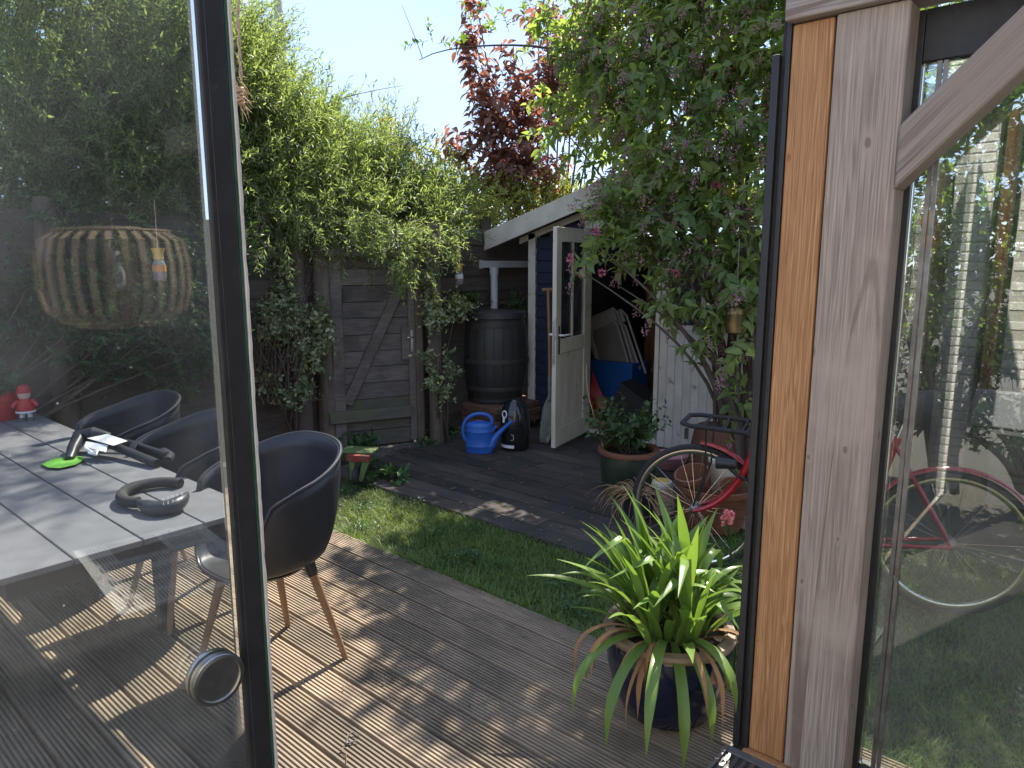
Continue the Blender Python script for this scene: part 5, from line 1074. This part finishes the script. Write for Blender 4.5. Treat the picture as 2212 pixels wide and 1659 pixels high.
# flower panicles: buds, and a few open pink heads
ni = 800; ii = rng.choice(NS, ni, replace=False); tips = PD[ii, -1]; td = nrmz(PD[ii, -1]-PD[ii, -2]+np.array([0, 0, -.1]))
nb = 22; t_ = rng.random((ni, nb, 1)); pos = tips[:, None]+td[:, None]*t_*.11+rng.normal(0, .014, (ni, nb, 3)); dd_ = nrmz(td[:, None]*.5+rng.normal(0, .6, (ni, nb, 3))+np.array([0, 0, -.3])); m_ = ni*nb
scatter('bud_mass', 'bud', pos.reshape(-1, 3), dd_.reshape(-1, 3), np.tile([[0, .3, 1.]], (m_, 1)), .014+.007*rng.random(m_), .008+.003*rng.random(m_), 'bud', dz)
for x, y, dep in ((1178, 245, 6.0), (1195, 262, 6.0), (1180, 342, 6.1), (1240, 90, 6.0), (1455, 270, 5.3), (1470, 285, 5.3), (1255, 590, 5.25), (1230, 558, 5.3), (1300, 590, 5.3), (1290, 500, 5.3), (1170, 350, 6.0), (1460, 590, 5.2), (1545, 400, 5.1)):
    c_ = np.array(at(x, y, dep)); n = 42; uu = nrmz(rng.normal(size=(n, 3)))
    scatter('flower_cluster', 'narrow', c_+uu*.012, uu, nrmz(rng.normal(size=(n, 3))), .02+.012*rng.random(n), .010+.004*rng.random(n), 'pink_flower', dz, stuff=False)
# long arching branch reaching out against the sky
ab = [at(1255, 130, 6.0), at(1180, 88, 6.0), at(1110, 95, 6.0), at(1030, 100, 6.0), at(960, 96, 6.0), at(905, 130, 6.0)]
limb(dz, [tuple(p) for p in ab], .012, .003, 'arching_branch', 'twig', 6)
limb(dz, [tuple(at(912, 125, 6.)), tuple(at(900, 85, 6.)), tuple(at(885, 55, 6.)), tuple(at(868, 10, 6.))], .004, .0015, 'arching_branch', 'twig', 5)
ps = np.array([at(x, y, 6.0) for x, y in ((935, 92), (925, 88), (945, 95), (1000, 98), (1020, 60), (1030, 40), (1055, 80), (1045, 25), (1060, 15), (1070, 60), (1100, 70), (1130, 30))]); n = len(ps)
PB = curves(ps, nrmz(np.array([[0, 0, .7]])+rng.normal(0, .6, (n, 3))), np.full(n, .22), 5, np.full(n, .3)); tubes('twig_mass', PB, np.full(n, .002), .001, 'twig', dz); leaves_on(PB, 10, .95, 'ovate', .05, .46, 'leaf_mass', 'broad_leaf', dz, opp=True)
# bare twig in the sky over the hedge
limb(bpy.data.objects['willow_shrub'], [tuple(at(730, 215, 6.4)), tuple(at(800, 195, 6.4)), tuple(at(870, 185, 6.4))], .004, .0015, 'bare_twig', 'twig', 5)
# ---- broad-leaved shrubs seen through the front window, and dark filling shrubs
shrub('broadleaf_shrub', 'bright broad-leaved shrub seen through the front window above the bicycle', 'shrub', (-.9, 5.9, 0),
      [(1960, 180, 4.7, .5), (2120, 120, 4.6, .6), (2060, 380, 4.6, .5), (2200, 330, 4.5, .5), (2000, 600, 4.6, .38), (2140, 620, 4.5, .4), (2250, 620, 4.5, .45), (1850, 350, 5.0, .4), (1780, 150, 5.1, .5)], 620, (.3, .6), (0, .7), 14, 'leaf_mass', .06, .6, 'broad_leaf', kind='ovate', opp=True, lr=.03)
shrub('dark_shrub', 'dark evergreen shrub against the fence behind the bicycle', 'shrub', (-.4, 6.3, 0), [(1990, 800, 5.2, .45), (2120, 830, 5.1, .5), (2230, 800, 5.0, .5), (1900, 850, 5.3, .4), (1980, 560, 5.6, .5), (2150, 450, 5.6, .6)], 420, (.25, .5), (0, .5), 16, 'leaf_mass', .06, .45, 'dark_leaf', kind='ovate', lr=.03)
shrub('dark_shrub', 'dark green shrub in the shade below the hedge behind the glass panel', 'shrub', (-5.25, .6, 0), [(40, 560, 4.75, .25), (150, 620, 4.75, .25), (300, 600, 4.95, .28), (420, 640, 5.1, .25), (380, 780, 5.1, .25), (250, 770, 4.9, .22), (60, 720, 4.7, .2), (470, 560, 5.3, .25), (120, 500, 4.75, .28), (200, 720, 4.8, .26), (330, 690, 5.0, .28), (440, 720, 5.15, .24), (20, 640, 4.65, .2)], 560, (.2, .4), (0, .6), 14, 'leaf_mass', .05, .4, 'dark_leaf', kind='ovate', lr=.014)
# twining bare stems on the fence
tv = thing('bare_vine', 'tangle of thin brown vine stems on the fence beside the log posts', 'vine', (-5.4, 3.1, 0)); n = 46
ps = np.array([at(random.uniform(545, 640), random.uniform(780, 880), 5.75+random.gauss(0, .05)) for _ in range(n)]); PV = curves(ps, nrmz(np.array([[0, .1, 1.]])+rng.normal(0, .35, (n, 3))), .4+.6*rng.random(n), 8, np.full(n, .2), .5); tubes('stem_mass', PV, np.full(n, .005), .001, 'bark', tv, 4)
# ---- low weeds
def weed(x, y, label, n=16, L=.09, sp=.10):
    q = G(x, y, -.03); t = thing('ground_weed', label, 'weed', tuple(q), group='low leafy weeds near the gate'); d = nrmz(np.stack([rng.normal(0, .7, n), rng.normal(0, .7, n), np.full(n, .6)], 1)); Lh = sp*(.6+.8*rng.random(n))
    P_ = curves(np.tile(q, (n, 1)), d, Lh, 4, np.full(n, .7)); tubes('stalk_mass', P_, np.full(n, .002), .001, 'weed_leaf', t)
    leaves_on(P_, 5, 1.1, 'ovate', L, .5, 'leaf_mass', 'weed_leaf', t, t0=.6, up=1.2)
for x, y, l, sz, lab in ((945, 945, .10, .26, 'ground elder clump at the foot of the post right of the gate'), (968, 922, .09, .24, 'ground elder clump against the brick plinth'), (925, 962, .07, .14, 'smallest ground elder clump beside the gate corner'),
                         (762, 987, .10, .22, 'ground elder clump before the lowest gate boards'), (726, 975, .09, .2, 'ground elder at the left foot of the gate'), (800, 1025, .08, .14, 'leafy weed right beside the toy barrow'), (838, 1046, .08, .15, 'flat leafy weed at the corner of the plank floor'),
                         (645, 985, .09, .2, 'leafy weed at the foot of the log posts'), (598, 1000, .09, .2, 'leafy weed just above the chair back, by the fence')): weed(x, y, lab, L=l, sp=sz)
# ---- plant in the red pot, shrub in the green pot
def potted(t, c_, n, L, per, Lf, Wf, lm, kind='ovate', spread=.5):
    d = nrmz(np.stack([rng.normal(0, spread, n), rng.normal(0, spread, n), np.ones(n)], 1)); P_ = curves(np.array(c_)[None]+rng.normal(0, .03, (n, 3))*np.array([1, 1, 0]), d, L*(.6+.6*rng.random(n)), 5, np.full(n, .35))
    tubes('stem_mass', P_, np.full(n, .003), .0012, 'twig', t); leaves_on(P_, per, 1.0, kind, Lf, Wf, 'leaf_mass', lm, t, opp=True, t0=.2, up=.9)
p = G(12, 905, TZ); potted(rp, p+np.array([0, 0, .13]), 12, .22, 10, .045, .5, 'weed_leaf')
potted(gpt, (0, 0, .31), 46, .42, 14, .052, .62, 'dark_leaf', spread=.55)
MB().tube(bez([(-.14, -.1, .3), (-.2, -.1, .5), (-.33, -.12, .75), (-.3, -.12, .95)], 10), .0035, 5).build('bare_stem', MATS['straw'], gpt, smooth=True)
MB().tube(bez([(.09, -.14, .0), (.09, -.14, .3), (.08, -.14, .55), (.11, -.15, .60)], 10), .003, 5).build('plant_stake', MATS['rubber'], gpt, smooth=True)
# ---- strap-leaved plant in the blue pot, at the foot of the jamb
AP = Vector((-1.175, 2.25, 0))
ag = thing('strap_leaf_plant', 'strap-leaved green plant with dry brown leaves in a dark blue glazed pot', 'potted plant', tuple(AP), rot=(0, 0, 0), local=True)
MB().lathe([(.0001, 0), (.13, 0), (.165, .02), (.205, .1), (.228, .2), (.234, .3), (.228, .318)], 44).build('pot', MATS['blue_glaze'], ag, smooth=True)
MB().lathe([(.227, .315), (.24, .32), (.244, .332), (.238, .345), (.212, .35), (.2, .343), (.196, .31)], 44).build('pot_rim', MATS['pot_rim'], ag, smooth=True)
MB().lathe([(.0001, .325), (.1, .322), (.198, .315)], 24).build('soil', MATS['soil'], ag)
def strap(p0, az, el, L, Wd, curl, name='leaf', m='strap_leaf', kink=None, twist=0.):
    n = 12; p = Vector(p0); v = []; f = []; e = el
    for i in range(n+1):
        t_ = i/n; w = Wd*min(1, .55+1.6*t_, (1-t_)*3.2+.02)/2
        d = Vector((math.cos(az)*math.cos(e), math.sin(az)*math.cos(e), math.sin(e))); side = Vector((-math.sin(az+twist*t_), math.cos(az+twist*t_), 0)); nn = side.cross(d); 
        v += [p-side*w+nn*(-w*.35), p, p+side*w+nn*(-w*.35)]
        p = p+d*(L/n); e -= curl/n*(.4+1.2*t_)
        if kink is not None and abs(t_-kink) < .5/n: e -= 1.3
        e = max(e, -1.5)
    for i in range(n): q = 3*i; f += [(q, q+1, q+4, q+3), (q+1, q+2, q+5, q+4)]
    o = MB().add(v, f).build(name, MATS[m], ag, smooth=False); o.data.polygons.foreach_set('use_smooth', [True]*len(o.data.polygons)); return o
cen = [(-.1, .02), (-.03, -.09), (.08, .02), (.02, .1), (-.07, .1), (.11, -.06)]
rnd2 = random.Random(3)
for ci, (cx_, cy_) in enumerate(cen):
    basea = rnd2.uniform(0, 3.14)
    for j in range(14):
        az = basea+(math.pi if j % 2 else 0)+rnd2.gauss(0, .55); el = rnd2.uniform(1.05, 1.52) if j < 12 else rnd2.uniform(.3, .8)
        rgt = math.cos(az-YAW); el = min(1.5, el+.25*max(0, rgt)); lsc = 1-.28*max(0, rgt)
        strap((cx_+rnd2.gauss(0, .012), cy_+rnd2.gauss(0, .012), .32), az, el, .9*lsc*rnd2.uniform(.40, .66), rnd2.uniform(.032, .05), rnd2.uniform(.2, 1.05) if j % 4 else rnd2.uniform(1.6, 2.6), kink=rnd2.choice([None, None, None, .6]), twist=rnd2.uniform(-.6, .6))
for k in range(30):
    a = k*2.39996; rr_ = .10+.065*((k*7) % 5)/4; rgt = math.cos(a-YAW); strap((rr_*math.cos(a), rr_*math.sin(a), .32), a+rnd2.gauss(0, .3), rnd2.uniform(.9, 1.4), (.86-.25*max(0, rgt))*rnd2.uniform(.34, .52), rnd2.uniform(.03, .045), rnd2.uniform(.5, 1.6), twist=rnd2.uniform(-.5, .5))
tocam = math.atan2(-AP.y, -AP.x)
for da, el, L_ in ((-.75, .35, .5), (-.42, .25, .52), (-.1, .5, .58), (.15, .1, .5), (.4, .2, .42), (.72, .3, .36), (.58, .55, .40)):
    a = tocam+da; strap((.1*math.cos(a), .1*math.sin(a), .33), a, el, L_, .038, 2.6)
for k in range(16):
    a = tocam+random.uniform(-1.9, 1.9); strap((.13*math.cos(a), .13*math.sin(a), .33), a, random.uniform(.1, .7), random.uniform(.22, .4), random.uniform(.014, .024), random.uniform(2.6, 4), 'dry_leaf', 'dry_leaf', twist=random.uniform(-2, 2))
# pink snapdragon behind it
s0 = Vector(at(1592, 1330, 2.98)); s1 = Vector(at(1572, 1115, 2.98)); sb = Vector((s0.x, s0.y, -.03))
sn = thing('snapdragon', 'single pink snapdragon spike behind the strap-leaved plant', 'flower', tuple(sb))
MB().tube([sb, s0, s1], [.004, .0035, .003], 6).build('stem', MATS['weed_leaf'], sn)
n = 120; t_ = rng.random(n); pos = np.array([list(s0.lerp(s1, x)) for x in t_*.86-.3*(rng.random(n) < .25)]); dd_ = nrmz(rng.normal(size=(n, 3))+np.array([0, 0, .5]))
scatter('leaf_mass', 'narrow', pos, dd_, nrmz(rng.normal(size=(n, 3))), .045+.03*rng.random(n), np.full(n, .007), 'weed_leaf', sn)
for k in range(8):
    a = k*2.4; c_ = np.array(s1)+np.array([.012*math.cos(a), .012*math.sin(a), -.004-.007*k+.02]); n = 12; uu = nrmz(rng.normal(size=(n, 3))*.7+np.array([math.cos(a), math.sin(a), .2]))
    scatter('blossom', 'round', np.tile(c_, (n, 1)), uu, nrmz(rng.normal(size=(n, 3))), np.full(n, .019), np.full(n, .016), 'snap_pink', sn, stuff=False)
# ---- grass
def grass(name, label, n, sampler, h=(.025, .06), w=.0022, m='grass_blade'):
    xy = sampler(n); n = len(xy); base = np.concatenate([xy, np.full((n, 1), -.036)], 1); a = rng.random(n)*6.28; ln = rng.random(n)*.9+.15; H_ = h[0]+(h[1]-h[0])*rng.random(n)**1.5
    d = np.stack([np.cos(a)*ln, np.sin(a)*ln, np.ones(n)], 1); d = nrmz(d); side = np.stack([-np.sin(a), np.cos(a), np.zeros(n)], 1)
    mid = base+d*(H_*.55)[:, None]; tip = mid+nrmz(d+np.stack([np.cos(a), np.sin(a), -.6*np.ones(n)], 1)*.55)*(H_*.5)[:, None]
    V = np.stack([base-side*w, base+side*w, mid-side*w*.8, mid+side*w*.8, tip], 1).reshape(-1, 3)
    T = (np.array([[0, 1, 3], [0, 3, 2], [2, 3, 4]])[None]+(np.arange(n)*5)[:, None, None]).reshape(-1, 3)
    me = raw_mesh(name, V, T, np.repeat(np.clip(.25+.5*noise3(base, 5.)*rng.random(n)+.35*rng.random(n), 0, 1), 5)); me.materials.append(MATS[m]); o = bpy.data.objects.new(name, me); col.objects.link(o)
    return tag(o, label, 'grass', kind='stuff')
def lawn_pts(n):
    x = -4.65+5.4*rng.random(n); y = 2.52+2.2*rng.random(n); ok = (y < 3.30+.05*np.sin(x*7)) | (x > -1.95)
    dens = noise3(np.stack([x, y, x*0], 1), 3.)*.6+.4*noise3(np.stack([y, x, x*0], 1), 11.); ok &= (rng.random(n) < .15+1.3*dens**1.5); ok &= ~((x < -4.2) & (rng.random(n) < .6)); return np.stack([x, y], 1)[ok]
grass('grass', 'short green lawn grass between the deck and the plank floor', 190000, lawn_pts)
def tuft_pts(n):
    c_ = np.array([G(x, y)[:2] for x, y in ((795, 1180), (820, 1205), (905, 1225), (780, 1120), (1010, 1262), (955, 1240), (1450, 1230), (1500, 1250), (1900, 1500), (2050, 1560))]); k = rng.integers(0, len(c_), n); return c_[k]+rng.normal(0, .035, (n, 2))
def edge_pts(n):
    c_ = -4.3+4.2*rng.random(60); k = rng.integers(0, 60, n); x = c_[k]+rng.normal(0, .045, n); return np.stack([x, 2.512+np.abs(rng.normal(0, .012, n))], 1)
grass('grass_fringe', 'ragged grass fringe spilling against the deck edge board', 2600, edge_pts, h=(.04, .095), w=.0022)
def clover_pts(n):
    c_ = np.stack([-4.4+4.4*rng.random(26), 2.6+.7*rng.random(26)], 1); k = rng.integers(0, 26, n); return c_[k]+rng.normal(0, .045, (n, 2))
_xy = clover_pts(1500); _n = len(_xy)
tag(scatter('clover', 'round', np.concatenate([_xy, -.012+.03*rng.random((_n, 1))], 1), nrmz(np.stack([rng.normal(size=_n), rng.normal(size=_n), .25*np.ones(_n)], 1)), nrmz(np.array([[0, 0, 1.]])+rng.normal(0, .25, (_n, 3))), .014+.01*rng.random(_n), .012+.006*rng.random(_n), 'weed_leaf', None), 'clover and small weeds scattered through the lawn', 'clover', kind='stuff')
def tuft_ok(n):
    p_ = tuft_pts(n); return p_[p_[:, 1] > 2.515]
grass('grass_tuft', 'taller grass tufts along the edge of the ribbed deck', 420, tuft_ok, h=(.07, .16), w=.0028)
# ---- fallen leaves and bits
def litter(name, label, n, fn, L=.02, m='litter'):
    xy = fn(n); n = len(xy); pos = np.concatenate([xy, .007+.004*rng.random((n, 1))], 1); d = nrmz(np.stack([rng.normal(size=n), rng.normal(size=n), rng.normal(0, .12, n)], 1)); Ls = L*(.4+rng.random(n))
    t = scatter(name, 'round', pos, d, nrmz(np.array([[0, 0, 1.]])+rng.normal(0, .2, (n, 3))), Ls, Ls*.5, m, None); return tag(t, label, 'fallen leaves', kind='stuff')
def od_pts(n):
    x = -4.8+2.8*rng.random(n)**1.4; y = 3.3+2.2*rng.random(n); return np.stack([x, y], 1)
litter('leaf_litter', 'scattered dry leaf bits on the dark plank floor', 420, od_pts, .028)
litter('leaf_litter', 'scattered dry bits on the ribbed deck', 130, lambda n: np.stack([-4+3*rng.random(n), .3+2.2*rng.random(n)], 1), .016)
